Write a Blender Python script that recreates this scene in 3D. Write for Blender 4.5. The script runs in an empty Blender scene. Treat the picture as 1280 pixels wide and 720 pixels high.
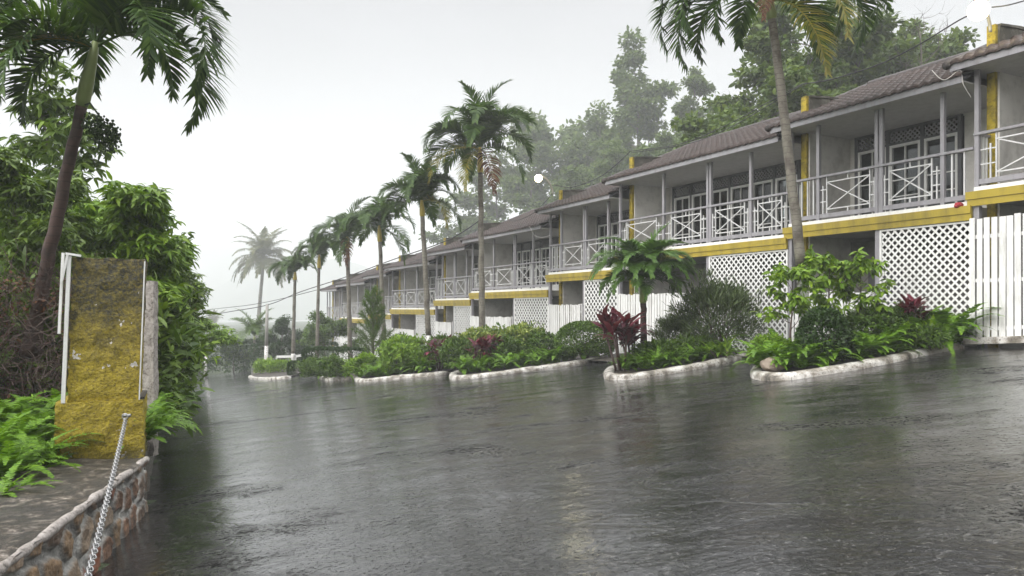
import bpy, math
import numpy as np
from mathutils import Vector, Matrix, noise as mnoise
R = math.radians
FPX, CX, HY = 924.0, 640.0, 385.0          # photo focal length, centre and horizon row in pixels
scene = bpy.context.scene
COL = scene.collection

# ------------------------------------------------------------------ camera
cam_d = bpy.data.cameras.new('camera'); cam = bpy.data.objects.new('camera', cam_d); COL.objects.link(cam)
cam.location = (0, 0, 0); cam.rotation_euler = (R(90), 0, 0)
cam_d.sensor_width = 36.0; cam_d.lens = 36.0*FPX/1280.0
cam_d.shift_y = (HY-360.0)/1280.0
cam_d.clip_start = 0.05; cam_d.clip_end = 5000
scene.camera = cam

# ------------------------------------------------------------------ world and sun (overcast, raining)
world = bpy.data.worlds.new('World'); scene.world = world; world.use_nodes = True
wt = world.node_tree; wn = wt.nodes; wn.clear()
wout = wn.new('ShaderNodeOutputWorld'); wbg = wn.new('ShaderNodeBackground')
sky = wn.new('ShaderNodeTexSky'); sky.sky_type = 'NISHITA'; sky.sun_disc = False
sky.sun_elevation = R(30); sky.sun_rotation = R(238)
hsv = wn.new('ShaderNodeHueSaturation'); hsv.inputs['Saturation'].default_value = 0.25
wt.links.new(sky.outputs[0], hsv.inputs['Color'])
tc = wn.new('ShaderNodeTexCoord'); sep = wn.new('ShaderNodeSeparateXYZ'); wt.links.new(tc.outputs['Generated'], sep.inputs[0])
ramp = wn.new('ShaderNodeValToRGB'); wt.links.new(sep.outputs['Z'], ramp.inputs[0])
cr = ramp.color_ramp
cr.elements[0].position = 0.0; cr.elements[0].color = (0.098, 0.099, 0.098, 1)
cr.elements[1].position = 1.0; cr.elements[1].color = (.8, .8, .8, 1)
e = cr.elements.new(0.40); e.color = (0.068, 0.067, 0.071, 1)
e = cr.elements.new(0.62); e.color = (0.40, 0.40, 0.41, 1)
mp = wn.new('ShaderNodeMapping'); mp.inputs['Scale'].default_value = (1.6, 1.6, 4.0); wt.links.new(tc.outputs['Generated'], mp.inputs[0])
cn = wn.new('ShaderNodeTexNoise'); cn.inputs['Scale'].default_value = 1.3; cn.inputs['Detail'].default_value = 5; wt.links.new(mp.outputs[0], cn.inputs['Vector'])
cmr = wn.new('ShaderNodeMapRange'); cmr.inputs['To Min'].default_value = 0.70; cmr.inputs['To Max'].default_value = 1.30
wt.links.new(cn.outputs['Fac'], cmr.inputs[0])
vm = wn.new('ShaderNodeVectorMath'); vm.operation = 'SCALE'; wt.links.new(ramp.outputs[0], vm.inputs[0]); wt.links.new(cmr.outputs[0], vm.inputs['Scale'])
vs = wn.new('ShaderNodeVectorMath'); vs.operation = 'SCALE'; vs.inputs['Scale'].default_value = 22.0; wt.links.new(vm.outputs[0], vs.inputs[0])
wmix = wn.new('ShaderNodeMixRGB'); wmix.inputs[0].default_value = 0.12
wt.links.new(vs.outputs[0], wmix.inputs[1]); wt.links.new(hsv.outputs[0], wmix.inputs[2])
wt.links.new(wmix.outputs[0], wbg.inputs[0]); wbg.inputs[1].default_value = 0.12
wt.links.new(wbg.outputs[0], wout.inputs[0])
sun_d = bpy.data.lights.new('sun', 'SUN'); sun = bpy.data.objects.new('sun', sun_d); COL.objects.link(sun)
sun_d.energy = 1.5; sun_d.angle = R(50); sun_d.color = (1, 0.97, 0.93)
sun.location = (-30, -25, 40)          # added fill for the facade walls: beyond the road, behind the camera's left shoulder
sun.rotation_euler = Vector((30*.94, 30*.62, -19)).to_track_quat('-Z', 'Y').to_euler()

vsn = scene.view_settings
scene.display_settings.display_device = 'sRGB'
vsn.view_transform = 'Standard'; vsn.look = 'None'; vsn.exposure = 1.32; vsn.gamma = 1.0; vsn.use_curve_mapping = False
cy = scene.cycles
cy.use_denoising = True
try: cy.denoiser = 'OPENIMAGEDENOISE'
except Exception: pass
cy.max_bounces = 6; cy.diffuse_bounces = 3; cy.glossy_bounces = 3; cy.transmission_bounces = 3; cy.transparent_max_bounces = 12
cy.volume_bounces = 1; cy.caustics_reflective = False; cy.caustics_refractive = False
cy.sample_clamp_indirect = 4.0; cy.sample_clamp_direct = 0

# ------------------------------------------------------------------ geometry of the place
TH = math.atan((640-150)/FPX)
DX, DY = -math.sin(TH), math.cos(TH)        # along the row of units, away from the camera
NX, NY = math.cos(TH), math.sin(TH)         # from the road into the building
PF = 15.0                                   # distance of the facade from the camera's line
def sp(s, p): return s*DX+p*NX, s*DY+p*NY
def to_sp(x, y): return x*DX+y*DY, x*NX+y*NY
def u_of(px): return (px-CX)/FPX
def at(px, py, Z): return Vector((u_of(px)*Z, Z, (HY-py)/FPX*Z))
EDGE = [(-12, -4), (-.3, -1.48), (4.54, -.53), (6.24, -.21), (8.43, .22), (16, 0.6), (38, 2.8), (62, 5.4), (75, 6.5), (400, 30), (1500, 110)]
def edge_p(s):
    return float(np.interp(s, [a for a, b in EDGE], [b for a, b in EDGE]))
def plane_z(x, y):
    s, p = to_sp(x, y)
    ss = s if s < 70 else 70+(s-70)*0.25
    return -1.5-0.0717*ss+0.0919*min(p, 24)
def gz(x, y):                               # ground height anywhere
    s, p = to_sp(x, y)
    z = plane_z(x, y)
    e_ = edge_p(s)
    if p > 24: z += min(0.42*(p-24), 26)*float(np.interp(s, [70, 130], [1.0, .12]))
    if p < e_-.45:
        t = min((e_-.45-p)/0.4, 1.0); z += 0.50*t + 0.0919*(e_-p)*0.9
    return z
def gp(px, Z): x = u_of(px)*Z; return Vector((x, Z, gz(x, Z)))
def road_at(px, py):
    u = u_of(px); Z = 1.5/((py-HY)/FPX-0.0203+0.1148*u); return Vector((u*Z, Z, plane_z(u*Z, Z)))

# ------------------------------------------------------------------ object helpers
def link(o, parent=None):
    COL.objects.link(o)
    if parent is not None: o.parent = parent
    return o
def tag(o, label=None, cat=None, group=None, kind=None):
    if label: o['label'] = label
    if cat: o['category'] = cat
    if group: o['group'] = group
    if kind: o['kind'] = kind
    return o
def empty(name, loc, rz=0.0, label=None, cat=None, group=None):
    o = bpy.data.objects.new(name, None); o.empty_display_size = .2
    link(o); o.location = loc; o.rotation_euler = (0, 0, rz)
    return tag(o, label, cat, group)
class MB:
    def __init__(s): s.v = []; s.f = []
    def add(s, vs, fs):
        b = len(s.v); s.v += [tuple(a) for a in vs]; s.f += [tuple(b+i for i in f) for f in fs]; return s
    def box(s, x0, x1, y0, y1, z0, z1):
        return s.add([(x0,y0,z0),(x1,y0,z0),(x1,y1,z0),(x0,y1,z0),(x0,y0,z1),(x1,y0,z1),(x1,y1,z1),(x0,y1,z1)],
              [(0,3,2,1),(4,5,6,7),(0,1,5,4),(1,2,6,5),(2,3,7,6),(3,0,4,7)])
    def bar(s, a, b, w, d, ydir=(0,1,0)):   # bar from a to b, width w in the plane, depth d along ydir
        a = Vector(a); b = Vector(b); t = (b-a).normalized(); n = Vector(ydir).normalized(); k = t.cross(n).normalized()
        n = k.cross(t).normalized()
        vs = []
        for p in (a, b):
            for i, j in ((-1,-1),(1,-1),(1,1),(-1,1)): vs.append(p+k*(i*w/2)+n*(j*d/2))
        return s.add(vs, [(0,1,2,3),(7,6,5,4),(0,4,5,1),(1,5,6,2),(2,6,7,3),(3,7,4,0)])
    def prism(s, poly, axis, a0, a1):       # poly in the two other axes
        n = len(poly); vs = []
        for a in (a0, a1):
            for (u, v) in poly:
                vs.append({'x': (a, u, v), 'y': (u, a, v), 'z': (u, v, a)}[axis])
        return s.add(vs, [tuple(range(n))[::-1], tuple(range(n, 2*n))]+[(i, (i+1) % n, n+(i+1) % n, n+i) for i in range(n)])
    def tube(s, pts, rad, n=8, cap=True):
        pts = [Vector(p) for p in pts]; m = len(pts)
        if not hasattr(rad, '__len__'): rad = [rad]*m
        vs = []; up = Vector((0.31, 0.12, 1)); 
        for i, p in enumerate(pts):
            t = (pts[min(i+1, m-1)]-pts[max(i-1, 0)]).normalized()
            if i == 0:
                a = t.cross(Vector((1, 0.1, 0.05))); 
                if a.length < .1: a = t.cross(Vector((0, 1, 0)))
                a.normalize()
            else:
                a = (a-t*a.dot(t)); a.normalize()
            b = t.cross(a)
            for k in range(n):
                q = 2*math.pi*k/n; vs.append(p+(a*math.cos(q)+b*math.sin(q))*rad[i])
        fs = [(i*n+k, i*n+(k+1) % n, (i+1)*n+(k+1) % n, (i+1)*n+k) for i in range(m-1) for k in range(n)]
        if cap: fs += [tuple(range(n))[::-1], tuple((m-1)*n+k for k in range(n))]
        return s.add(vs, fs)
    def mesh(s, name, m, smooth=False):
        me = bpy.data.meshes.new(name); me.from_pydata(s.v, [], s.f); me.materials.append(m); me.update()
        if smooth: me.polygons.foreach_set('use_smooth', [True]*len(me.polygons))
        return me
    def build(s, name, m, parent=None, smooth=False):
        o = bpy.data.objects.new(name, s.mesh(name, m, smooth)); return link(o, parent)
def np_mesh(name, V, F, m, smooth=True):    # V (n,3), F list of arrays (k, nverts)
    me = bpy.data.meshes.new(name)
    V = np.asarray(V, dtype=np.float32); me.vertices.add(len(V)); me.vertices.foreach_set('co', V.ravel())
    loops = np.concatenate([f.ravel() for f in F]).astype(np.int32)
    tot = np.concatenate([np.full(len(f), f.shape[1]) for f in F]).astype(np.int32)
    start = np.concatenate([[0], np.cumsum(tot)[:-1]]).astype(np.int32)
    me.loops.add(len(loops)); me.loops.foreach_set('vertex_index', loops)
    me.polygons.add(len(tot)); me.polygons.foreach_set('loop_start', start); me.polygons.foreach_set('loop_total', tot)
    if smooth: me.polygons.foreach_set('use_smooth', np.ones(len(tot), dtype=bool))
    me.materials.append(m); me.update(calc_edges=True); me.validate()
    return me
def obj(name, me, parent=None, loc=None):
    o = bpy.data.objects.new(name, me); link(o, parent)
    if loc is not None: o.location = loc
    return o
def nz(x, y, z=0.0, s=1.0): return mnoise.noise(Vector((x*s, y*s, z*s)))

# ------------------------------------------------------------------ materials
class NT:
    def __init__(s, name):
        s.m = bpy.data.materials.new(name); s.m.use_nodes = True; s.t = s.m.node_tree; s.n = s.t.nodes
        s.b = s.n['Principled BSDF']; s.out = s.n['Material Output']
    def node(s, typ, **kw):
        n = s.n.new(typ)
        for k, v in kw.items(): setattr(n, k, v)
        return n
    def L(s, a, b): s.t.links.new(a, b)
    def coord(s, scale=(1, 1, 1), src='Object', rot=(0, 0, 0)):
        c = s.node('ShaderNodeTexCoord'); m = s.node('ShaderNodeMapping'); m.inputs['Scale'].default_value = scale
        m.inputs['Rotation'].default_value = rot
        s.L(c.outputs[src], m.inputs[0]); return m.outputs[0]
    def noise(s, vec, scale, detail=6, rough=.6, dist=0):
        n = s.node('ShaderNodeTexNoise'); n.inputs['Scale'].default_value = scale; n.inputs['Detail'].default_value = detail
        n.inputs['Roughness'].default_value = rough; n.inputs['Distortion'].default_value = dist
        s.L(vec, n.inputs['Vector']); return n.outputs['Fac']
    def ramp(s, fac, stops, interp='LINEAR'):
        r = s.node('ShaderNodeValToRGB'); r.color_ramp.interpolation = interp; s.L(fac, r.inputs[0])
        el = r.color_ramp.elements
        while len(el) < len(stops): el.new(.5)
        for e_, (p, c) in zip(el, stops):
            e_.position = p; e_.color = (*c, 1) if hasattr(c, '__len__') else (c, c, c, 1)
        return r.outputs[0]
    def mix(s, fac, a, b, typ='MIX'):
        m = s.node('ShaderNodeMixRGB', blend_type=typ)
        for i, v in enumerate((fac, a, b)):
            if isinstance(v, bpy.types.NodeSocket): s.L(v, m.inputs[i])
            elif i == 0: m.inputs[0].default_value = v
            else: m.inputs[i].default_value = (*v, 1) if hasattr(v, '__len__') else (v, v, v, 1)
        return m.outputs[0]
    def math(s, op, a, b=0.0):
        m = s.node('ShaderNodeMath', operation=op)
        for i, v in enumerate((a, b)):
            if isinstance(v, bpy.types.NodeSocket): s.L(v, m.inputs[i])
            else: m.inputs[i].default_value = v
        return m.outputs[0]
    def bump(s, h, strength=.3, dist=.02, prev=None):
        b = s.node('ShaderNodeBump'); b.inputs['Strength'].default_value = strength; b.inputs['Distance'].default_value = dist
        s.L(h, b.inputs['Height'])
        if prev is not None: s.L(prev, b.inputs['Normal'])
        return b.outputs[0]
    def set(s, color=None, rough=None, normal=None, spec=None):
        for k, v in (('Base Color', color), ('Roughness', rough), ('Normal', normal), ('Specular IOR Level', spec)):
            if v is None: continue
            if isinstance(v, bpy.types.NodeSocket): s.L(v, s.b.inputs[k])
            elif k == 'Base Color': s.b.inputs[k].default_value = (*v, 1)
            else: s.b.inputs[k].default_value = v
        return s.m
def painted(name, col, dirt, rough=.5, scale=6, amt=.5, streak=True, bump=.25, thr=(.45, .7)):
    t = NT(name); g = t.coord(); v = t.coord((1, 1, .18)) if streak else g
    n1 = t.noise(v, scale, 8, .7); n2 = t.noise(g, scale*.25, 4)
    f = t.ramp(n1, [(thr[0], 0.0), (thr[1], 1.0)])
    f2 = t.math('MULTIPLY', f, amt)
    c = t.mix(f2, col, dirt)
    c = t.mix(t.ramp(n2, [(.3, .0), (.7, .35)]), c, tuple(a*.72 for a in col))
    return t.set(c, rough, t.bump(t.noise(g, scale*12, 5), bump, .01))
M = {}
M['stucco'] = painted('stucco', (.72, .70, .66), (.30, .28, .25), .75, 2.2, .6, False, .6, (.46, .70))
M['stucco_shaded'] = painted('stucco_shaded', (.24, .235, .22), (.08, .075, .07), .75, 2.2, .6, False)  # darker stucco: shade under the balcony put into the wall colour
M['grey_paint'] = painted('grey_paint', (.31, .30, .32), (.10, .095, .09), .45, 7, .55)
M['dark_paint'] = painted('dark_paint', (.10, .10, .11), (.05, .05, .05), .45, 7, .5)
M['rail_paint'] = painted('rail_paint', (.66, .66, .66), (.34, .33, .31), .45, 8, .6)
M['balcony_paint'] = painted('balcony_paint', (.48, .47, .46), (.26, .25, .24), .6, 5, .5)
M['white_paint'] = painted('white_paint', (.82, .82, .80), (.42, .40, .35), .45, 8, .5, True, .2, (.5, .75))
M['fence_white'] = painted('fence_white', (.78, .78, .76), (.22, .20, .17), .55, 5, .65, True, .5, (.5, .72))
M['yellow_beam'] = painted('yellow_beam', (.40, .30, .025), (.12, .10, .025), .45, 3, .85)
def m_yellow_stucco():
    t = NT('yellow_stucco'); g = t.coord()
    n = t.noise(g, 5, 9, .75); n2 = t.noise(g, 22, 6, .7)
    c = t.ramp(n, [(.28, (.03, .028, .012)), (.44, (.20, .155, .012)), (.55, (.42, .31, .015)), (.75, (.50, .39, .03))])
    c = t.mix(t.ramp(n2, [(.62, 0.0), (.70, 1.0)]), c, (.10, .10, .06))
    return t.set(c, .7, t.bump(t.noise(g, 40, 6), .8, .02))
M['yellow_stucco'] = m_yellow_stucco()
def m_moss_wall():
    t = NT('mossy_dark_stucco'); g = t.coord(); n = t.noise(g, 3, 8, .7)
    c = t.ramp(n, [(.3, (.02, .02, .016)), (.55, (.07, .065, .05)), (.75, (.20, .19, .16))])
    return t.set(c, .8, t.bump(t.noise(g, 30, 6), .6, .02))
M['moss_wall'] = m_moss_wall()
def m_tile():
    t = NT('roof_tile'); g = t.coord(); n = t.noise(g, 2.2, 8, .7); n2 = t.noise(g, 18, 5, .6)
    c = t.ramp(n, [(.3, (.010, .007, .006)), (.5, (.030, .020, .017)), (.7, (.058, .040, .035))])
    c = t.mix(t.ramp(n2, [(.4, .0), (.75, .5)]), c, (.13, .108, .098))
    return t.set(c, t.ramp(n, [(.3, .35), (.8, .6)]), t.bump(n2, .4, .02), .14)
M['tile'] = m_tile()
M['ridge'] = painted('ridge_mortar', (.06, .05, .048), (.02, .018, .016), .7, 5, .8, False, .8)
def m_glass():
    t = NT('window_glass'); t.n.remove(t.b)
    tr = t.node('ShaderNodeBsdfTransparent'); tr.inputs[0].default_value = (.55, .58, .58, 1)
    gl = t.node('ShaderNodeBsdfGlossy'); gl.inputs['Roughness'].default_value = .04; gl.inputs['Color'].default_value = (1, 1, 1, 1)
    fr = t.node('ShaderNodeFresnel'); fr.inputs['IOR'].default_value = 1.5
    g = t.coord(); t.L(t.bump(t.noise(g, 1.2, 2), .12, .05), gl.inputs['Normal'])
    mx = t.node('ShaderNodeMixShader'); t.L(fr.outputs[0], mx.inputs[0]); t.L(tr.outputs[0], mx.inputs[1]); t.L(gl.outputs[0], mx.inputs[2])
    t.L(mx.outputs[0], t.out.inputs[0]); return t.m
M['glass'] = m_glass()
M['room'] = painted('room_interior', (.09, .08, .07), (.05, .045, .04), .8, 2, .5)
M['curtain'] = painted('curtain', (.62, .60, .56), (.4, .38, .35), .8, 9, .6)
def m_kerb():
    t = NT('kerb_paint'); g = t.coord(); n = t.noise(g, 3.5, 9, .75); n2 = t.noise(g, 14, 6, .7)
    c = t.ramp(n, [(.36, (.05, .045, .035)), (.46, (.26, .23, .19)), (.55, (.62, .60, .56)), (.8, (.78, .77, .74))])
    c = t.mix(t.ramp(n2, [(.54, 0.0), (.62, .85)]), c, (.10, .09, .06))
    return t.set(c, .5, t.bump(t.noise(g, 9, 7), .8, .04))
M['kerb'] = m_kerb()
def m_soil():
    t = NT('soil'); g = t.coord(); n = t.noise(g, 4, 8, .7)
    c = t.ramp(n, [(.3, (.012, .009, .006)), (.6, (.045, .035, .024)), (.8, (.05, .07, .02))])
    return t.set(c, .6, t.bump(t.noise(g, 15, 6), 1, .05))
M['soil'] = m_soil()
def m_ground():
    t = NT('ground_cover'); g = t.coord(); n = t.noise(g, .7, 8, .7)
    c = t.ramp(n, [(.3, (.012, .018, .008)), (.5, (.03, .045, .016)), (.75, (.055, .08, .025))])
    return t.set(c, .8, t.bump(t.noise(g, 3, 6), 1, .3))
M['ground'] = m_ground()
def m_road():
    t = NT('wet_asphalt')
    g = t.coord()                                        # metres
    flow = t.coord((.8, 1.35, 1), rot=(0, 0, R(-22)))    # water running across the slope
    big = t.noise(g, .35, 5, .6); mid = t.noise(flow, 1.5, 6, .65, .6)
    fine = t.noise(g, 26, 4, .6); grit = t.noise(g, 85, 3, .6)
    rip = t.noise(t.coord((1, 1.15, 1), rot=(0, 0, R(-22))), 11, 7, .78, .3)
    base = t.ramp(big, [(.3, (.005, .005, .005)), (.6, (.010, .010, .010)), (.8, (.018, .017, .016))])
    base = t.mix(t.ramp(grit, [(.55, 0.0), (.7, .8)]), base, (.03, .029, .028))
    r = t.ramp(mid, [(.35, .015), (.65, .06)])
    pool = t.ramp(t.noise(t.coord((.75, 1.3, 1), rot=(0, 0, R(-22))), .45, 9, .68, .4), [(.41, 0.0), (.49, 1.0)])
    film = t.math('MULTIPLY', t.ramp(mid, [(.38, .12), (.62, .8)]), t.math('SUBTRACT', 1.0, t.math('MULTIPLY', pool, .75)))
    b1 = t.node('ShaderNodeBump'); b1.inputs['Distance'].default_value = .0055; t.L(t.math('SUBTRACT', .75, t.math('MULTIPLY', pool, .58)), b1.inputs['Strength']); t.L(rip, b1.inputs['Height'])
    h1 = b1.outputs[0]
    b2 = t.node('ShaderNodeBump'); b2.inputs['Distance'].default_value = .0045; t.L(film, b2.inputs['Strength']); t.L(fine, b2.inputs['Height']); t.L(h1, b2.inputs['Normal'])
    h3 = t.bump(mid, .4, .035, b2.outputs[0])
    # cracks where old patches meet
    vor = t.node('ShaderNodeTexVoronoi', feature='DISTANCE_TO_EDGE'); vor.inputs['Scale'].default_value = .33
    mv = t.node('ShaderNodeVectorMath', operation='ADD'); nn = t.node('ShaderNodeTexNoise'); nn.inputs['Scale'].default_value = 1.1; nn.inputs['Detail'].default_value = 6
    t.L(g, nn.inputs['Vector']); t.L(g, mv.inputs[0]); t.L(nn.outputs['Color'], mv.inputs[1]); t.L(mv.outputs[0], vor.inputs['Vector'])
    crack = t.ramp(vor.outputs['Distance'], [(0.0, 0.0), (.010, 1.0)])
    h4 = t.bump(crack, .15, .01, h3)
    speck = t.noise(g, 24, 8, .88)
    base = t.mix(t.ramp(speck, [(.545, 0.0), (.62, .9)]), base, (.15, .145, .14))
    wet = t.math('MULTIPLY', t.ramp(speck, [(.46, .0), (.50, 1.0)]), t.ramp(t.noise(flow, 2.2, 8, .78, .8), [(.44, .04), (.50, 1.0)]))
    wet = t.math('MAXIMUM', wet, t.math('MULTIPLY', pool, t.ramp(speck, [(.42, .22), (.48, 1.0)])))
    sp_ = t.math('MULTIPLY', wet, 1.0)
    rr = t.node('ShaderNodeMapRange'); t.L(wet, rr.inputs[0]); rr.inputs['To Min'].default_value = .42; rr.inputs['To Max'].default_value = .03
    return t.set(base, rr.outputs[0], h4, sp_)
M['road'] = m_road()
def leafmat(name, cols, rough=.35, trans=.25, tint=1.0, spread=True):
    t = NT(name); gi = t.node('ShaderNodeNewGeometry')
    n = len(cols); c = t.ramp(gi.outputs['Random Per Island'], [(i/max(n-1, 1), tuple(a*tint for a in cols[i])) for i in range(n)])
    g = t.coord(); c = t.mix(t.ramp(t.noise(g, 1.3, 3), [(.35, .0), (.7, .35)]), c, tuple(a*.45*tint for a in cols[0]))
    t.set(c, rough+.08, None, .28)
    tl = t.node('ShaderNodeBsdfTranslucent'); t.L(t.mix(1.0, c, (1.25, 1.25, .5), 'MULTIPLY'), tl.inputs[0])
    mx = t.node('ShaderNodeMixShader'); mx.inputs[0].default_value = trans
    t.L(t.b.outputs[0], mx.inputs[1]); t.L(tl.outputs[0], mx.inputs[2]); t.L(mx.outputs[0], t.out.inputs[0])
    return t.m
M['leaf_mid'] = leafmat('leaf_mid', [(0.038, 0.078, 0.013), (0.074, 0.142, 0.017), (0.121, 0.203, 0.022), (0.061, 0.115, 0.016)])
M['leaf_dark'] = leafmat('leaf_dark', [(0.016, 0.039, 0.009), (0.030, 0.067, 0.013), (0.046, 0.092, 0.017)])
M['leaf_bright'] = leafmat('leaf_bright', [(0.081, 0.162, 0.013), (0.162, 0.284, 0.022), (0.257, 0.392, 0.027), (0.108, 0.216, 0.016)])
M['leaf_yellow'] = leafmat('leaf_yellow', [(.10, .15, .015), (.25, .30, .03), (.36, .34, .04), (.14, .2, .02)])
M['leaf_grey'] = leafmat('leaf_grey', [(0.039, 0.065, 0.023), (0.078, 0.117, 0.042), (0.143, 0.195, 0.073)])
M['leaf_hill'] = leafmat('leaf_hill', [(.05, .085, .02), (.09, .145, .032), (.15, .21, .045), (.07, .12, .03)], .5, .35)
M['leaf_purple'] = leafmat('leaf_purple', [(.05, .010, .018), (.11, .014, .03), (.20, .02, .045)])
M['leaf_variegated'] = leafmat('leaf_variegated', [(0.060, 0.120, 0.019), (0.120, 0.204, 0.029), (0.408, 0.456, 0.134), (0.084, 0.144, 0.019)])
M['frond'] = leafmat('frond', [(.035, .075, .016), (.06, .12, .022), (.10, .17, .03)], .38, .28)
M['leaf_bank'] = leafmat('leaf_bank', [(.05, .095, .012), (.10, .17, .018), (.17, .26, .03), (.07, .13, .015)])
M['frond_young'] = leafmat('frond_young', [(.04, .10, .014), (.08, .17, .02), (.12, .23, .03)], .35, .25)
M['frond_yellow'] = leafmat('frond_yellow', [(.09, .13, .02), (.2, .2, .025), (.3, .24, .03), (.06, .09, .02)], .4)
M['frond_dead'] = leafmat('frond_dead', [(.05, .018, .012), (.12, .05, .025), (.17, .09, .03)], .6, .15)
M['frond_far'] = leafmat('frond_far', [(.05, .07, .02), (.10, .11, .03), (.16, .15, .05)], .5)
M['fern'] = leafmat('fern', [(0.068, 0.150, 0.012), (0.135, 0.270, 0.018), (0.210, 0.375, 0.024)], .4, .3)
M['twig'] = painted('twig', (.085, .055, .045), (.03, .02, .018), .8, 8, .6, False)
M['bark'] = painted('bark', (.13, .115, .095), (.05, .04, .032), .8, 8, .7, False, .8)
M['flower_red'] = leafmat('flower_red', [(.45, .01, .03), (.6, .02, .05)], .5, .3)
def m_palmtrunk(name, base, ring, dark):
    t = NT(name); g = t.coord(); s = t.node('ShaderNodeSeparateXYZ'); t.L(g, s.inputs[0])
    n = t.noise(g, 3, 6, .7); zz = t.math('ADD', s.outputs['Z'], t.math('MULTIPLY', t.noise(g, 6, 4), .10))
    w = t.math('FRACT', t.math('MULTIPLY', zz, 9.0))
    c = t.mix(t.ramp(w, [(.0, 1.0), (.16, 0.0), (.9, 0.0)]), base, ring)
    c = t.mix(t.ramp(n, [(.45, 0.0), (.62, .85)]), c, dark)
    return t.set(c, .7, t.bump(w, .5, .02))
M['trunk_grey'] = m_palmtrunk('trunk_grey', (.20, .185, .15), (.06, .05, .04), (.07, .055, .045))
M['trunk_dark'] = m_palmtrunk('trunk_dark', (.075, .042, .034), (.03, .018, .014), (.03, .02, .018))
M['trunk_white'] = painted('trunk_white', (.72, .70, .68), (.12, .08, .07), .7, 9, .9, False, .6, (.5, .6))
M['crownshaft'] = painted('crownshaft', (.30, .36, .13), (.15, .19, .07), .4, 2, .6)
M['crownshaft_y'] = painted('crownshaft_y', (.55, .42, .06), (.25, .2, .04), .4, 2, .5)
M['fruit'] = leafmat('fruit', [(.02, .04, .012), (.04, .07, .02), (.05, .08, .03)], .5, 0.0)
def m_pillar():
    t = NT('mossy_yellow_stucco'); g = t.coord(); s = t.node('ShaderNodeSeparateXYZ'); t.L(g, s.inputs[0])
    n = t.noise(g, 7, 9, .72); n2 = t.noise(g, 3, 6, .7); chips = t.noise(g, 9, 5, .6)
    c = t.ramp(t.noise(g, 34, 8, .8), [(.34, (.05, .038, .003)), (.44, (.24, .18, .006)), (.54, (.38, .29, .01)), (.7, (.50, .40, .03))])  # dark stops put the crevice shade of rough stucco into the colour
    # moss and black mould growing from the top down, with a ragged edge
    hgt = t.math('ADD', t.math('MULTIPLY', s.outputs['Z'], .62), t.math('MULTIPLY', t.math('ADD', n, n2), .85))
    mask = t.ramp(hgt, [(1.12/2.2, 0.0), (1.0, 1.0)])
    hm = t.node('ShaderNodeMapRange'); hm.inputs['From Min'].default_value = 1.42; hm.inputs['From Max'].default_value = 1.85; t.L(hgt, hm.inputs[0])
    dots = t.ramp(t.noise(g, 26, 7, .75), [(.42, 1.0), (.60, .55)])
    mk = t.math('MULTIPLY', hm.outputs[0], dots)
    c = t.mix(mk, c, (.022, .022, .014))
    c = t.mix(t.ramp(chips, [(.66, 0.0), (.675, 1.0)]), c, (.60, .57, .54))
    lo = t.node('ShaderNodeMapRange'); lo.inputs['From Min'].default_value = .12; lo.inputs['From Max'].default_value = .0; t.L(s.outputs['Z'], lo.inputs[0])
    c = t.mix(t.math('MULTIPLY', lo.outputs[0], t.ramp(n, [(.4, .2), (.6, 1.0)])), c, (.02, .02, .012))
    return t.set(c, .45, t.bump(t.noise(g, 38, 6, .65), 1.0, .03))
M['pillar'] = m_pillar()
def m_stonewall():
    t = NT('rubble_stone'); a = t.node('ShaderNodeAttribute', attribute_name='stone'); g = t.coord()
    n = t.noise(g, 14, 8, .75)
    c = t.mix(1.0, a.outputs['Color'], t.ramp(n, [(.3, .25), (.5, .9), (.72, 1.5)]), 'MULTIPLY')
    c = t.mix(t.ramp(t.noise(g, 4, 7, .7), [(.54, 0.0), (.66, .7)]), c, (.016, .016, .012))
    return t.set(c, .35, t.bump(t.noise(g, 30, 8, .75), 1.0, .04))
M['stonewall'] = m_stonewall()
def m_coping():
    t = NT('mossy_concrete'); g = t.coord(); n = t.noise(g, 9, 9, .8); n2 = t.noise(g, 2.5, 6, .7)
    c = t.ramp(n, [(.44, (.012, .009, .006)), (.52, (.045, .034, .022)), (.57, (.17, .14, .11)), (.66, (.48, .43, .38))])
    c = t.mix(t.ramp(n2, [(.4, .75), (.6, .0)]), c, (.028, .024, .018))
    return t.set(c, .45, t.bump(t.noise(g, 35, 7, .75), 1, .03))
M['coping'] = m_coping()
def m_mortar():
    t = NT('pale_mortar_edge'); g = t.coord(); n = t.noise(g, 16, 9, .8)
    c = t.ramp(n, [(.34, (.05, .04, .03)), (.48, (.38, .34, .31)), (.7, (.66, .62, .59))])
    return t.set(c, .5, t.bump(n, 1, .03))
M['mortar'] = m_mortar()
M['steel'] = NT('galvanised_steel').set((.36, .36, .36), .42); M['steel'].node_tree.nodes['Principled BSDF'].inputs['Metallic'].default_value = .85
M['cable'] = painted('cable', (.03, .03, .03), (.02, .02, .02), .6, 8)
M['cable_pale'] = painted('cable_pale', (.45, .44, .42), (.2, .2, .2), .6, 8)
M['rock'] = painted('rock', (.36, .29, .23), (.10, .08, .06), .6, 6, .8, False, 1.0)
M['concrete_pole'] = painted('concrete_pole', (.34, .33, .30), (.18, .17, .15), .8, 5, .5)
def m_lamp():
    t = NT('lit_globe'); t.b.inputs['Emission Color'].default_value = (1, .88, .55, 1); t.b.inputs['Emission Strength'].default_value = 12; t.set((1, .95, .8), .3); return t.m
M['lamp'] = m_lamp()
M['red_cloth'] = painted('red_cloth', (.35, .01, .02), (.15, .01, .01), .5, 5)

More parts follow.
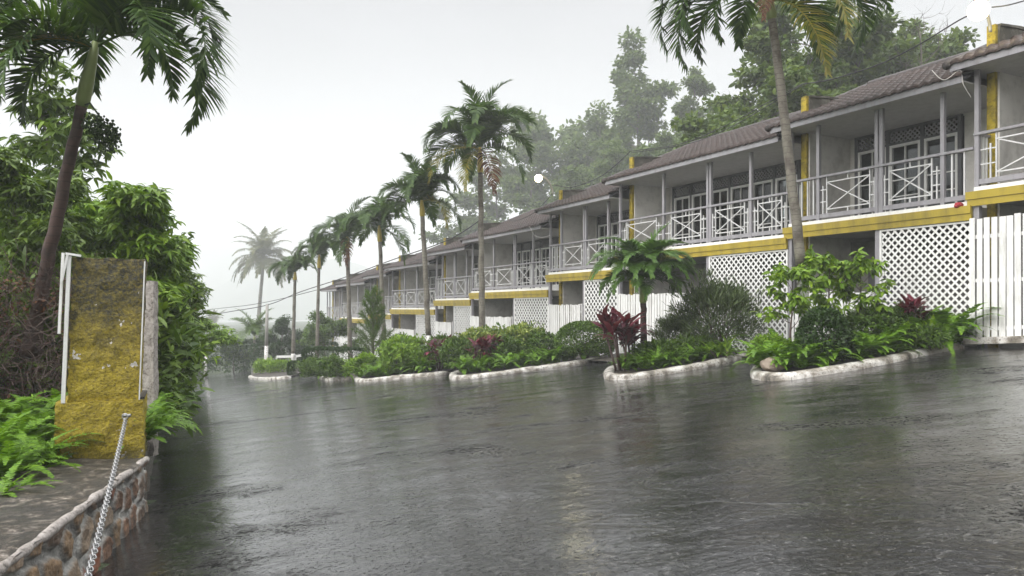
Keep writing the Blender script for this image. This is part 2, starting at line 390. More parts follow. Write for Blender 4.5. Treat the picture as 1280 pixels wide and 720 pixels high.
# ------------------------------------------------------------------ SETTING: ground, hills, road
def axis(lims):
    out = []
    for a, b, st in lims: out += list(np.arange(a, b, st))
    out.append(lims[-1][1]); return out
def grid_mesh(name, xs, ys, fz, m):
    V = [(x, y, fz(x, y)) for y in ys for x in xs]; nx = len(xs); ny = len(ys)
    F = [[j*nx+i, j*nx+i+1, (j+1)*nx+i+1, (j+1)*nx+i] for j in range(ny-1) for i in range(nx-1)]
    return np_mesh(name, V, [np.array(F)], m)
xs = axis([(-1200, -400, 200), (-400, -100, 25), (-100, -30, 5), (-30, 20, .8), (20, 90, 4), (90, 400, 25), (400, 1200, 200)])
ys = axis([(-60, -6, 9), (-6, 50, .8), (50, 120, 3), (120, 400, 25), (400, 1200, 200)])
def ground_z(x, y):
    s, p = to_sp(x, y); z = gz(x, y)
    if edge_p(s)-.3 < p < 16: z -= .10
    return z + .06*nz(x, y, 3, .5)*(1 if not (edge_p(s)-1 < p < 17) else 0)
tag(obj('ground', grid_mesh('ground', xs, ys, ground_z, M['ground'])), kind='structure')
def hill(name, cx, cy, rx, ry, h, seed):
    V = []; n = 40; F = []
    for j in range(n+1):
        for i in range(n+1):
            a = -1+2*i/n; b = -1+2*j/n; r = math.hypot(a, b)
            z = max(0, 1-r*r)**1.2*h*(1+.35*nz(a*3+seed, b*3, seed))+1.6*nz(a*14, b*14, seed)*(r < 1)
            V.append((cx+a*rx, cy+b*ry, -14+z))
    F = [[j*(n+1)+i, j*(n+1)+i+1, (j+1)*(n+1)+i+1, (j+1)*(n+1)+i] for j in range(n) for i in range(n)]
    tag(obj(name, np_mesh(name, V, [np.array(F)], M['ground'])), kind='structure')
hill('hill', -400, 1100, 190, 120, 112, 3)
hill('hill', -250, 950, 190, 120, 72, 9)
# road: one sheet that follows the slope, between the left verge and the building
def road_z(x, y):
    s, p = to_sp(x, y)
    return plane_z(x, y)+.012*nz(x, y, 1, .35)+.006*nz(x, y, 5, 1.1)
V = []; F = []; ns = 0; SS = axis([(-9, 30, .3), (30, 66, .7)]); NPp = 44
for s_ in SS:
    e_ = edge_p(s_)-.12
    for k in range(NPp+1):
        p_ = e_+(16.9-e_)*k/NPp; x, y = sp(s_, p_); V.append((x, y, road_z(x, y)))
for j in range(len(SS)-1):
    for k in range(NPp):
        a = j*(NPp+1)+k; F.append([a, a+1, a+NPp+2, a+NPp+1])
me = np_mesh('road', V, [np.array(F)], M['road'])
tag(obj('road', me), kind='structure')

# ------------------------------------------------------------------ BUILDING
RZ = math.atan2(-DY, -DX)
SLOPE = .42
def lattice(mb, x0, x1, z0, z1, y, step=.16, w=.036, th=.012):
    for sgn in (1, -1):
        yy = y+(th*.55 if sgn > 0 else -th*.55)
        n = int(((x1-x0)+(z1-z0))/step)+2
        for i in range(n):
            c = (x0-(z1-z0) if sgn > 0 else x0)+i*step
            # line x = c + sgn*(z - z0)
            t0, t1 = 0.0, z1-z0
            if sgn > 0: t0 = max(t0, x0-c); t1 = min(t1, x1-c)
            else: t0 = max(t0, c-x1); t1 = min(t1, c-x0)
            if t1-t0 > .03: mb.bar((c+sgn*t0, yy, z0+t0), (c+sgn*t1, yy, z0+t1), w, th)
def tile_roof(x0, x1, y0, y1, zf, m, name, parent):
    per, course, amp = .22, .46, .040
    nx = int((x1-x0)/(per/7)); L = y1-y0; nc = int(L*1.103/course)+1; ys_ = []
    for c in range(nc):
        for f, st in ((0, 1.0), (.5, .5), (.97, .03)): ys_.append((y0+(c+f)*course/1.103, st))
    ys_ = [(min(y, y1), st) for y, st in ys_]
    V = []; F = []
    for (y, st) in ys_:
        for i in range(nx+1):
            x = x0+(x1-x0)*i/nx; ph = (x/per) % 1
            wv = amp*(abs(math.sin(math.pi*ph))*1.6-.6)
            V.append((x, y, zf(y)+.075*st+wv+.008*nz(x, y, 2, 2)))
    W_ = nx+1
    F = [[j*W_+i, j*W_+i+1, (j+1)*W_+i+1, (j+1)*W_+i] for j in range(len(ys_)-1) for i in range(nx)]
    b = len(V)                             # front edge has thickness
    for i in range(nx+1): V.append((V[i][0], V[i][1]+.004, zf(y0)-.03+ (V[i][2]-zf(y0))*.5))
    F += [[b+i, b+i+1, i+1, i] for i in range(nx)]
    me = np_mesh(name, V, [np.array(F)], m, smooth=False); return obj(name, me, parent)
def win(parent, x0, w, z0, h, y, curtain):
    fr = MB(); t = .065
    fr.box(x0, x0+t, y-.05, y+.03, z0, z0+h).box(x0+w-t, x0+w, y-.05, y+.03, z0, z0+h)
    fr.box(x0+t, x0+w-t, y-.05, y+.03, z0+h-t, z0+h).box(x0+t, x0+w-t, y-.05, y+.03, z0, z0+.30)
    fr.box(x0+w/2-.014, x0+w/2+.014, y-.035, y+.01, z0+.30, z0+h-t)
    for k in range(1, 4):
        zz = z0+.30+(h-t-.30)*k/4; fr.box(x0+t, x0+w/2-.014, y-.034, y+.009, zz-.013, zz+.013).box(x0+w/2+.014, x0+w-t, y-.034, y+.009, zz-.013, zz+.013)
    f = fr.build('french_window', M['white_paint'], parent)
    MB().box(x0+t, x0+w-t, y+.012, y+.018, z0+.30, z0+h-t).build('pane', M['glass'], f)
    if curtain:
        V = []; n = 24
        for j in range(2):
            for i in range(n+1): V.append((x0+t+(w-2*t)*curtain*i/n, y+.10+.025*math.sin(i*1.9), z0+.1+j*(h-.5)*.62))
        me = np_mesh('curtain', V, [np.array([[i, i+1, n+2+i, n+1+i] for i in range(n)])], M['curtain']); obj('curtain', me, f)
def xpanel(parent, x0, x1, z0, z1, y):
    """Railing bay with a white framed cross; narrow bays have upright bars."""
    mb = MB(); L = x1-x0
    if L < 1.15:
        n = max(2, int(L/.17))
        for k in range(n): xx = x0+L*(k+.5)/n; mb.box(xx-.016, xx+.016, y-.016, y+.016, z0, z1)
    else:
        m_ = .30 if L > 1.7 else .18; a, b = x0+m_, x1-m_; c, d = z0+.10, z1-.13
        t = .027
        for xx in (a, b): mb.box(xx-t/2, xx+t/2, y-.016, y+.016, z0, z1)
        for xx in (a-.11, b+.11):
            mb.box(xx-t/2, xx+t/2, y-.015, y+.015, z0, z1-.2)
        for zz in (c, d): mb.box(a+t/2, b-t/2, y-.014, y+.014, zz-t/2, zz+t/2)
        mb.bar((a, y-.004, c), (b, y-.004, d), t*.9, .022).bar((a, y+.006, d), (b, y+.006, c), t*.9, .022)
        for xx in (a+(b-a)*.5,): mb.box(xx-.014, xx+.014, y-.012, y+.012, d+t/2, z1); mb.box(xx-.014, xx+.014, y-.0125, y+.0125, z0, c-t/2)
        for zz in (z0+.33*(z1-z0), z0+.66*(z1-z0)):
            mb.box(x0, a-t/2, y-.011, y+.011, zz-.012, zz+.012).box(b+t/2, x1, y-.011, y+.011, zz-.012, zz+.012)
    return mb.build('railing_panel', M['rail_paint'], parent)

def unit(idx, s_near, s_far, F, posts, lat, nwin, label, curtains=(), detail=True):
    w = s_far-s_near
    x, y = sp(s_far, PF); zb = plane_z(*sp(s_far, PF)); H = F-zb; E = H+2.40
    t = empty('terrace_house', (x, y, zb), RZ, label, 'house', 'guest houses stepping down the slope in one row')
    zf = lambda yy: E+.13+(yy+.38)*SLOPE
    YR = 3.5                                            # ridge
    # far party wall, standing proud of the roof
    yw = .5
    prof = [(yw+.06, -1.2), (8.8, -1.2), (8.8, E-.6), (YR, zf(YR)-.1), (yw+.06, zf(yw)-.08)]
    MB().prism(prof, 'x', 0, .2).build('party_wall', M['stucco'], t)
    MB().prism([(yw+.06, zf(yw)-.08), (1.9, zf(1.9)-.08), (yw+.75, zf(yw)+.50), (yw+.06, zf(yw)+.44)], 'x', .002, .198).build('parapet', M['moss_wall'], t)
    capp = [(yw+.07, zf(yw)+.445), (yw+.75, zf(yw)+.505), (1.95, zf(1.95)-.12), (2.0, zf(2.0)-.06), (yw+.78, zf(yw)+.56), (yw+.07, zf(yw)+.49)]
    MB().prism(capp, 'x', -.02, .22).build('coping', M['moss_wall'], t)
    MB().box(-.006, .16, yw-.02, yw+.06, -1.2, zf(yw)+.48).build('wall_edge', M['yellow_stucco'], t)
    # upstairs back wall with window openings
    yb = 2.1; ww = .90; x0w = .42; x1w = x0w+nwin*ww; top = H+2.02
    wl = MB(); wl.box(.2, x0w-.08, yb, yb+.15, H, E+.9).box(x1w+.08, w, yb, yb+.15, H, E+.9).box(x0w-.08, x1w+.08, yb+.02, yb+.15, top+.36, E+.9)
    wl.build('upper_wall', M['stucco'], t)
    tr = MB()
    for k in range(nwin+1): xx = x0w+k*ww; tr.box(xx-.045, xx+.045, yb-.06, yb+.08, H, top+.36)
    tr.box(x0w-.045, x1w+.045, yb-.062, yb+.078, top, top+.05); tr.box(x0w-.045, x1w+.045, yb-.064, yb+.076, top+.33, top+.41)
    tr.build('window_surround', M['dark_paint'], t)
    tl = MB(); lattice(tl, x0w+.05, x1w-.05, top+.05, top+.33, yb-.01, .12, .035, .008); tl.build('transom_lattice', M['grey_paint'], t)
    for k in range(nwin): win(t, x0w+k*ww+.045, ww-.09, H+.02, top-H-.02, yb, curtains[k] if k < len(curtains) else 0)
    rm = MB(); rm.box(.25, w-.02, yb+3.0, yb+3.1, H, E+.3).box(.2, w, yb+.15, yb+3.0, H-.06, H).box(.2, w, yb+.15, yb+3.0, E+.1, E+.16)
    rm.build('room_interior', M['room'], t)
    # lower storey back wall, door and rear mass
    MB().box(.2, w, yb+.02, yb+.17, -1.2, H-.3).build('lower_wall', M['stucco_shaded'], t)
    MB().box(lat*.30, lat*.30+.9, yb-.03, yb+.02, -.2, 2.0).build('lower_door', M['dark_paint'], t)
    MB().box(.2, w, 5.3, 8.9, -1.2, E-.3).build('rear_wall', M['stucco'], t)
    # balcony floor and edge
    MB().box(.2, w, .02, yb, H-.22, H-.02).build('balcony_floor', M['balcony_paint'], t)
    MB().box(0.02, w, -.01, .02, H-.0, H+.09).build('skirting_board', M['white_paint'], t)
    bm_ = MB(); bm_.box(-.10, w, -.09, -.012, H-.155, H).box(-.08, w, -.065, -.012, H-.29, H-.158); bm_.build('beam', M['yellow_beam'], t)
    # roof
    xr0 = -.26
    tile_roof(xr0, w+.02, -.42, YR, zf, M['tile'], 'roof', t)
    MB().prism([(-.34, E+.10), (YR, zf(YR)-.06), (7.6, E+.1), (7.6, E+.05), (YR, zf(YR)-.12), (-.34, E+.05)], 'x', xr0+.03, w).build('roof_underside', M['dark_paint'], t)
    MB().prism([(YR+.02, zf(YR)+.02), (7.8, E+.12), (7.8, E+.17), (YR+.02, zf(YR)+.08)], 'x', xr0+.03, w).build('rear_roof', M['tile'], t)
    MB().tube([(xr0+(w+.28)*k/14, YR, zf(YR)+.03+.015*nz(k*1.3, F)) for k in range(15)], .11, 8).build('ridge_cap', M['ridge'], t, True)
    MB().tube([(xr0-.02, -.43+(YR+.43)*k/8, zf(-.43+(YR+.43)*k/8)+.015) for k in range(9)], .085, 8).build('verge_cap', M['ridge'], t, True)
    MB().box(xr0+.02, w, -.37, -.33, E, E+.135).build('fascia', M['grey_paint'], t)
    MB().box(xr0+.02, w, -.328, yb+.3, E+.02, E+.045).build('soffit', M['balcony_paint'], t)
    # posts
    for k, px_ in enumerate([0.05]+list(posts)):
        wd = .042
        dbl = abs(px_-lat) < .05
        po = MB()
        if dbl: po.box(px_-.10, px_-.02, .03, .11, H-.02, E+.02).box(px_+.02, px_+.10, .03, .11, H-.02, E+.02).box(px_-.018, px_+.018, .045, .095, H, H+1.25)
        else: po.box(px_-wd, px_+wd, .03, .11, H-.02, E+.02)
        po.build('post', M['grey_paint'], t)
    MB().box(lat-.06, lat+.06, -.005, .11, -1.0, H-.29).build('lower_post', M['grey_paint'], t)
    MB().box(.02, .12, -.005, .10, -1.0, H-.29).build('lower_post', M['grey_paint'], t)
    # railing
    rt = H+1.12; rb = H+.22
    ra = MB(); ra.box(0.0, w, .005, .135, rt, rt+.05).box(0.0, w, .04, .10, rb-.08, rb+.02); ra.box(.01, .075, .05, .46, rt-.002, rt+.045).box(.015, .07, .10, .46, rb-.045, rb+.015)
    ra.build('handrail', M['grey_paint'], t)
    cut = [0.05]+list(posts)+[w-.02]
    for a, b in zip(cut[:-1], cut[1:]): xpanel(t, a+.06, b-.06, rb+.02, rt, .07)
    sr = MB()
    for k in range(3): sr.box(.03, .058, .16+.11*k, .188+.11*k, rb, rt)
    sr.build('side_balusters', M['white_paint'], t)
    # lattice screen under the balcony
    ls = MB(); ls.box(lat+.06, lat+.11, -.02, .03, -.9, H-.30).box(w-.05, w, -.02, .03, -.9, H-.30).box(lat+.11, w-.05, -.02, .03, H-.34, H-.30)
    zlo = -.9 + 0.0
    st_, wd_ = (.165, .040) if idx < 2 else (.18, .038) if idx == 2 else (.215, .042)
    lattice(ls, lat+.11, w-.05, zlo, H-.34, .005, st_, wd_, .012)
    ls.build('lattice_screen', M['white_paint'], t)
    return t

JN = [0.8, 8.70, 13.31, 20.57, 25.2, 32.5, 37.1, 44.4, 49.0, 56.3, 60.9]
FL = [2.31, 2.04, 1.79, 1.31, .72, .40, -.08, -.42, -.78, -1.08]
NW = [5, 3, 6, 4, 5, 3, 5, 3, 5, 3]
LB = ['nearest guest house, its high end balcony cut off at the right edge',
      'guest house above the big planter, second from the right, with three white french windows',
      'wide guest house behind the small palm with six glazed french windows in a row',
      'narrow guest house right beside the lit street lamp, behind the clipped round bush',
      'wide guest house directly left of the arm of the lit street lamp',
      'narrow guest house between the tall yellow-shafted palm and the white-footed palm',
      'wide guest house behind the young pine, left of the white-footed palm',
      'narrow guest house partly hidden by the young pine, third from the far end',
      'wide guest house second from the far end of the row',
      'last guest house at the far lower end of the row']
def uposts(i, w):
    if w > 6: return [w*.32, w*.60, w*.82] if i != 0 else [w*.3, w*.6, w*.82], w*.60
    return [w*.19, w*.545, w*.86], w*.545
UN = []
for i in range(10):
    w = JN[i+1]-JN[i]; ps, lat = uposts(i, w)
    cur = [(.5, .9, .8, 0, 0)[(k+i) % 5] for k in range(NW[i])]
    UN.append((unit(i, JN[i], JN[i+1], FL[i], ps, lat, NW[i], LB[i], cur), w, lat))
# red cloth at the corner of the second unit's balcony floor
# ------------------------------------------------------------------ fences under the balconies
def fence(s0, s1, p, height, label, seed, base=None):
    rg = np.random.default_rng(seed)
    x, y = sp(s1, p); zb = plane_z(x, y); t = empty('board_fence', (x, y, zb), RZ, label, 'fence', 'white board fences')
    L = s1-s0; slope = 0.0717; n = int(L/.135); bd = MB()
    topz = height
    for k in range(n):
        xx = L*(k+.5)/n; wd = .112; z0 = slope*xx+.03+rg.uniform(0, .03); z1 = topz+rg.normal(0, .012)
        ln = rg.normal(0, .006)
        bd.bar((xx, 0, z0), (xx+ln, rg.normal(0, .004), z1), wd*rg.uniform(.9, 1.05), .02)
    bd.build('boards', M['fence_white'], t)
    rl = MB()
    for f in (.22, .52, .86):
        if f < .3: rl.bar((0, .036, .35), (L, .036, .35+slope*L*.9), .07, .045)
        else: rl.box(0, L, .014, .058, topz*f-.035, topz*f+.035)
    rl.build('rail', M['fence_white'], t)
    for xx in (0.03, L-.03): MB().box(xx-.045, xx+.045, .06, .15, -.3, topz+.03).build('fence_post', M['fence_white'], t)
    return t
FLB = ['tall white board fence under the nearest balcony at the right edge', 'white board fence behind the shrubs of the nearest planter',
       'white board fence directly behind the small palm', 'white board fence beside the clipped round bush below the lit lamp',
       'white board fence behind the tall yellow-shafted palm', 'white board fence just right of the white-footed palm',
       'white board fence behind the young pine', 'white board fence left of the young pine', 'white board fence under the second balcony from the far end']
fence(5.0, 8.62, 14.72, 2.50, FLB[0], 1)
MB().box(0, 3.4, -.35, -.05, -.05, .08).build('gate_step', M['kerb']).matrix_world = Matrix.Translation(Vector((*sp(8.6, 14.85), plane_z(*sp(8.6, 14.85))+.09)))@Matrix.Rotation(RZ, 4, 'Z')@Matrix.Rotation(-0.0717, 4, 'Y')
tag(bpy.data.objects['gate_step'], 'low white concrete step along the foot of the tall fence', 'step')
for i in range(1, 9):
    _, w, lat = UN[i]; s1 = JN[i+1]-.15; s0 = JN[i+1]-lat+.08
    fence(s0, s1, 14.90, 2.05 if i > 1 else 1.45, FLB[i], i+5)

# ------------------------------------------------------------------ kerbed planters
def kerb(pts, label, r=.13, closed=False):
    """Thick rounded painted kerb along ground points (x,y)."""
    P = [Vector((x, y, 0)) for x, y in pts]; dense = []
    for a, b, c, d in zip([P[0]]+P[:-2], P[:-1], P[1:], P[2:]+[P[-1]]):
        n = max(2, int((c-b).length/.12))
        for k in range(n):
            t = k/n; dense.append(.5*((2*b)+(-a+c)*t+(2*a-5*b+4*c-d)*t*t+(-a+3*b-3*c+d)*t**3))
    dense.append(P[-1]); vs = []; m = len(dense); prof = [(-1, -.9), (-1, .45), (-.72, .85), (-.2, 1.0), (.35, 1.0), (.8, .8), (1, .4), (1, -.9)]
    for i, p in enumerate(dense):
        tt = (dense[min(i+1, m-1)]-dense[max(i-1, 0)]).normalized(); nn = Vector((-tt.y, tt.x, 0))
        e_ = min(1, .35+min(i, m-1-i)*.3)
        zz = plane_z(p.x, p.y)
        for a, h in prof:
            q = p+nn*a*r*e_*(1+.12*nz(p.x+a, p.y, h, 2.3)); vs.append((q.x, q.y, zz+h*r*(.95 if h > 0 else 1)*(1+.13*nz(p.x, p.y, a, 3))*(e_ if h > 0 else 1)))
    k = len(prof); F = [[i*k+j, i*k+j+1, (i+1)*k+j+1, (i+1)*k+j] for i in range(m-1) for j in range(k-1)]
    me = np_mesh('kerb', vs, [np.array(F), np.array([[0, 1, 2, 3], [4, 5, 6, 7]]), np.array([[(m-1)*k+3, (m-1)*k+2, (m-1)*k+1, (m-1)*k], [(m-1)*k+7, (m-1)*k+6, (m-1)*k+5, (m-1)*k+4]])], M['kerb'])
    o = obj('kerb', me); tag(o, label, 'kerb', 'white painted planter kerbs'); return o
def soil(poly, h=.12, name='soil'):
    c = sum((Vector((x, y, 0)) for x, y in poly), Vector())/len(poly); V = []; F = []; n = len(poly); rings = 5
    for j in range(rings):
        f = j/rings
        for (x, y) in poly:
            q = Vector((x, y, 0)).lerp(c, f); V.append((q.x, q.y, plane_z(q.x, q.y)+h*(.55+.5*f)+.05*nz(q.x, q.y, 2, 1.5)))
    V.append((c.x, c.y, plane_z(c.x, c.y)+h*1.2))
    F4 = [[j*n+i, j*n+(i+1) % n, (j+1)*n+(i+1) % n, (j+1)*n+i] for j in range(rings-1) for i in range(n)]
    F3 = [[(rings-1)*n+i, (rings-1)*n+(i+1) % n, len(V)-1] for i in range(n)]
    tag(obj(name, np_mesh(name, V, [np.array(F4), np.array(F3)], M['soil'])), kind='structure')
def g2(px, py): v = road_at(px, py); return (v.x, v.y)
def island(front, back_sp, label):
    fr = [g2(*a) for a in front]; kerb(fr, label)
    soil(fr+[sp(*a) for a in back_sp])
island([(962, 455), (950, 463), (949, 472), (975, 475), (1010, 471), (1060, 463), (1110, 453), (1160, 442), (1203, 435)], [(9.0, 14.6), (13.2, 14.8), (13.9, 13.6)], 'white kerb round the nearest planter, in front of the lattice and rock')
island([(790, 456), (765, 464), (764, 473), (790, 474), (830, 468), (875, 460), (910, 452), (936, 446)], [(14.6, 14.7), (20.5, 14.8), (20.5, 13.0)], 'white kerb of the planter holding the small palm')
island([(578, 466), (567, 470), (572, 474), (610, 471), (660, 464), (710, 457), (757, 449)], [(21.8, 14.7), (32, 14.8), (32, 12)], 'white kerb of the planter holding the clipped round bush')
island([(447, 474), (455, 477.5), (500, 473), (540, 470), (562, 467)], [(33, 14.7), (43, 14.8), (42, 11)], 'white kerb round the white-footed palm')
island([(402, 471), (408, 475), (430, 475), (446, 473)], [(44, 14.7), (55, 14.8), (50, 10)], 'short white kerb in front of the dark hedge')
island([(313, 471.5), (320, 474), (345, 474), (364, 472)], [(57, 14.5), (62, 12), (60, 9)], 'farthest white kerb, at the foot of the utility pole')

# ------------------------------------------------------------------ foliage generators (numpy)
def unit_v(a): return a/np.maximum(np.linalg.norm(a, axis=-1, keepdims=True), 1e-9)
def leaves(P, D, N, L, W, droop=.25):
    """Six-vertex curved leaves. P,D,N (n,3); L,W (n,)"""
    n = len(P); D = unit_v(D); S = unit_v(np.cross(D, N)); U = unit_v(np.cross(S, D)); L = L[:, None]; W = W[:, None]
    def pt(t, w, dz): return P+D*L*t+S*W*w-U*L*droop*dz
    V = np.stack([pt(0, 0, 0), pt(.33, -.42, .02), pt(.33, .42, .02), pt(.70, -.36, .30), pt(.70, .36, .30), pt(1, 0, .85)], 1).reshape(-1, 3)
    b = np.arange(n)[:, None]*6
    return V, [b+np.array([[0, 2, 1]]), b+np.array([[1, 2, 4, 3]]), b+np.array([[3, 4, 5]])]
def merge(parts):
    V = []; T = {3: [], 4: []}; o = 0
    for v, fs in parts:
        V.append(v)
        for f in fs:
            if len(f): T[f.shape[1]].append(f+o)
        o += len(v)
    return np.concatenate(V), [np.concatenate(T[k]) for k in (3, 4) if T[k]]
def rsph(rg, n): return unit_v(rg.normal(size=(n, 3)))
def clump_leaves(rg, C, rad, per, L, W, whorl=False, droop=.3, up=.35, squash=.75):
    """Leaves scattered round clump centres C (m,3): denser on the outside."""
    m = len(C); n = m*per; ci = np.repeat(np.arange(m), per)
    dirs = rsph(rg, n); dirs[:, 2] = np.where(dirs[:, 2] < -.35, -dirs[:, 2]*.5, dirs[:, 2])
    r = (rg.random(n)**.45)[:, None]*np.repeat(rad, per)[:, None]
    off = dirs*r; off[:, 2] *= squash; P = C[ci]+off
    if whorl:
        D = rsph(rg, n)*np.array([1, 1, .35])+np.array([0, 0, -.15])
        k = 7; P = np.repeat(P[::k], k, axis=0)[:n]
        if len(P) < n: P = np.concatenate([P, P[:n-len(P)]])
    else: D = dirs*.8+rsph(rg, n)*.9+np.array([0, 0, -.1])
    N = rsph(rg, n)*.6+dirs*.4+np.array([0, 0, up*2])
    l = L*rg.uniform(.6, 1.25, n); w = W*rg.uniform(.7, 1.2, n)
    return leaves(P, D, N, l, w, droop)
def branchy(rg, base, h, spread, lean=(0, 0), nl=7, r0=.2, levels=2, low=.35, flat=1.0):
    """Tapered trunk with limbs; returns tubes and tip points."""
    tubes = []; tips = []
    top = base+Vector((lean[0], lean[1], h)); n = 9; path = []
    for i in range(n+1):
        t = i/n; w = math.sin(t*math.pi)*.05*h
        path.append(base.lerp(top, t)+Vector((w*nz(t*2.2, base.x*.7+nl, r0*9), w*nz(t*2.2, 7, base.y*.7), 0)))
    tubes.append((path, [r0*(1-.8*(i/n)) for i in range(n+1)], 8))
    def grow(p, d, L, r, lev):
        pts = [p]; q = p.copy(); dd = d.copy(); k = 5
        for i in range(k):
            dd = (dd+Vector(rg.normal(0, .16, 3))+Vector((0, 0, .06*flat))).normalized(); q = q+dd*L/k; pts.append(q.copy())
        tubes.append((pts, [max(r*(1-.75*i/k), .004) for i in range(k+1)], 5))
        if lev == 0: tips.append((pts[-1], L)); tips.append((pts[-3], L*.7)); return
        for j in range(3 if lev > 1 else 3):
            f = pts[rg.integers(2, k+1)]; nd = (dd+Vector(rg.normal(0, .6, 3))).normalized(); grow(f.copy(), nd, L*.6, r*.5, lev-1)
        tips.append((pts[-1], L*.8))
    for i in range(nl):
        t = low+(1-low)*(i+.5)/nl; k = min(int(t*n), n-1); p = path[k].lerp(path[k+1], t*n-k)
        a = i*2.4+rg.uniform(-.5, .5); el = rg.uniform(.1, .5)+.55*t
        d = Vector((math.cos(a)*math.cos(el), math.sin(a)*math.cos(el), math.sin(el)))
        grow(p, d, spread*(1.05-.45*t)*rg.uniform(.75, 1.15), r0*.42*(1.1-.6*t), levels-1 if levels > 1 else 0)
    tips.append((path[-1], spread*.5))
    return tubes, tips
def tree_mesh(seed, h, spread, leafL, leafW, per, m_leaf, nl=8, r0=.2, levels=2, low=.35, whorl=False, crad=.32, droop=.3, lean=(0, 0), flat=1.0, bark='bark'):
    rg = np.random.default_rng(seed); tubes, tips = branchy(rg, Vector((0, 0, 0)), h, spread, lean, nl, r0, levels, low, flat)
    mb = MB()
    for p, r, n in tubes: mb.tube(p, r, n)
    C = np.array([[*t[0]] for t in tips]); rad = np.array([spread*crad*rg.uniform(.6, 1.25) for _ in tips])
    V, F = clump_leaves(rg, C, rad, per, leafL, leafW, whorl, droop)
    return mb.mesh('trunk', M[bark], True), np_mesh('crown', V, F, M[m_leaf])
def plant_tree(name, meshes, loc, rz, sc, label, cat='tree', group=None, tilt=(0, 0)):
    t = empty(name, loc, rz, label, cat, group); t.scale = (sc, sc, sc) if not hasattr(sc, '__len__') else sc
    t.rotation_euler = (tilt[0], tilt[1], rz)
    obj('trunk', meshes[0], t); obj('crown', meshes[1], t); return t
def bush_mesh(seed, rx, ry, rz_, leafL, leafW, n, m_leaf, lump=.25, droop=.25, shape='ball', inner=.25, upness=.5, whorl=False):
    """Lumpy shrub with leaves through its outer volume; origin at the foot."""
    rg = np.random.default_rng(seed)
    if shape == 'ball':
        d = rsph(rg, n); d[:, 2] = np.where(d[:, 2] < -.55, -d[:, 2], d[:, 2])
        ln = np.array([1+lump*(nz(a*1.7+seed, b*1.7, c*1.7)+.6*nz(a*4+seed, b*4, c*4)) for a, b, c in d])
        rr = ln*(1-inner*rg.random(n)**1.6)
        P = d*rr[:, None]*np.array([rx, ry, rz_])+np.array([0, 0, rz_*.82])
        Nn = d
    else:
        q = rg.uniform(-1, 1, (n, 3)); ax = rg.choice([0, 1, 2, 2], n); sg = rg.choice([-1, 1], n); sg[(ax == 2)] = 1
        q[np.arange(n), ax] = sg*(1-.14*rg.random(n)**1.5)
        Nn = np.zeros((n, 3)); Nn[np.arange(n), ax] = sg
        k = (np.abs(q)**6).sum(1)**(1/6); q = q/np.maximum(k, 1)[:, None]
        ln = np.array([1+lump*(.5*nz(a*rx*1.5, b*ry*1.5, c+seed)+.5*nz(a*rx*4, b*ry*4, c*3+seed)) for a, b, c in q])
        P = q*ln[:, None]*np.array([rx, ry, rz_/2])+np.array([0, 0, rz_/2])
    if shape == 'ball' and lump > .15:                # shoots that stick out of the mass
        ns_ = 26; k0 = n//5; sd = rsph(rg, ns_); sd[:, 2] = np.abs(sd[:, 2])*.9+.1; sd = unit_v(sd); q = rg.integers(0, ns_, k0); tt = .7+.75*rg.random(k0)*rg.uniform(.4, 1, ns_)[q]
        P[:k0] = sd[q]*tt[:, None]*np.array([rx, ry, rz_])+np.array([0, 0, rz_*.82])+rg.normal(0, leafL*.35, (k0, 3)); Nn[:k0] = sd[q]
    P[:, 2] = np.maximum(P[:, 2], .02)
    D = Nn*.7+rsph(rg, n)*.8+np.array([0, 0, upness*.6]); N = rsph(rg, n)*.7+Nn*.3+np.array([0, 0, .8])
    V, F = leaves(P, D, N, leafL*rg.uniform(.6, 1.3, n), leafW*rg.uniform(.7, 1.2, n), droop)
    return np_mesh('foliage', V, F, M[m_leaf])
def stems_mesh(seed, rx, ry, h, n, r=.012, m='twig', splay=1.0):
    rg = np.random.default_rng(seed); mb = MB()
    for k in range(n):
        a = rg.uniform(0, 6.28); q = math.sqrt(rg.random()); x1, y1 = rx*q*math.cos(a)*splay, ry*q*math.sin(a)*splay
        mb.tube([(x1*.15, y1*.15, -.05), (x1*.45+rg.normal(0, .03), y1*.45, h*.4), (x1*.8, y1*.8+rg.normal(0, .03), h*.75), (x1, y1, h*rg.uniform(.85, 1.05))], [r, r*.8, r*.6, r*.3], 5)
    return mb.mesh('stem', M[m], True)
def shrub(name, fol, stems, loc, rz, sc, label, cat='shrub', group=None):
    t = empty(name, loc, rz, label, cat, group); t.scale = (sc,)*3 if not hasattr(sc, '__len__') else sc
    obj('foliage', fol, t)
    if stems: obj('stem', stems, t)
    return t
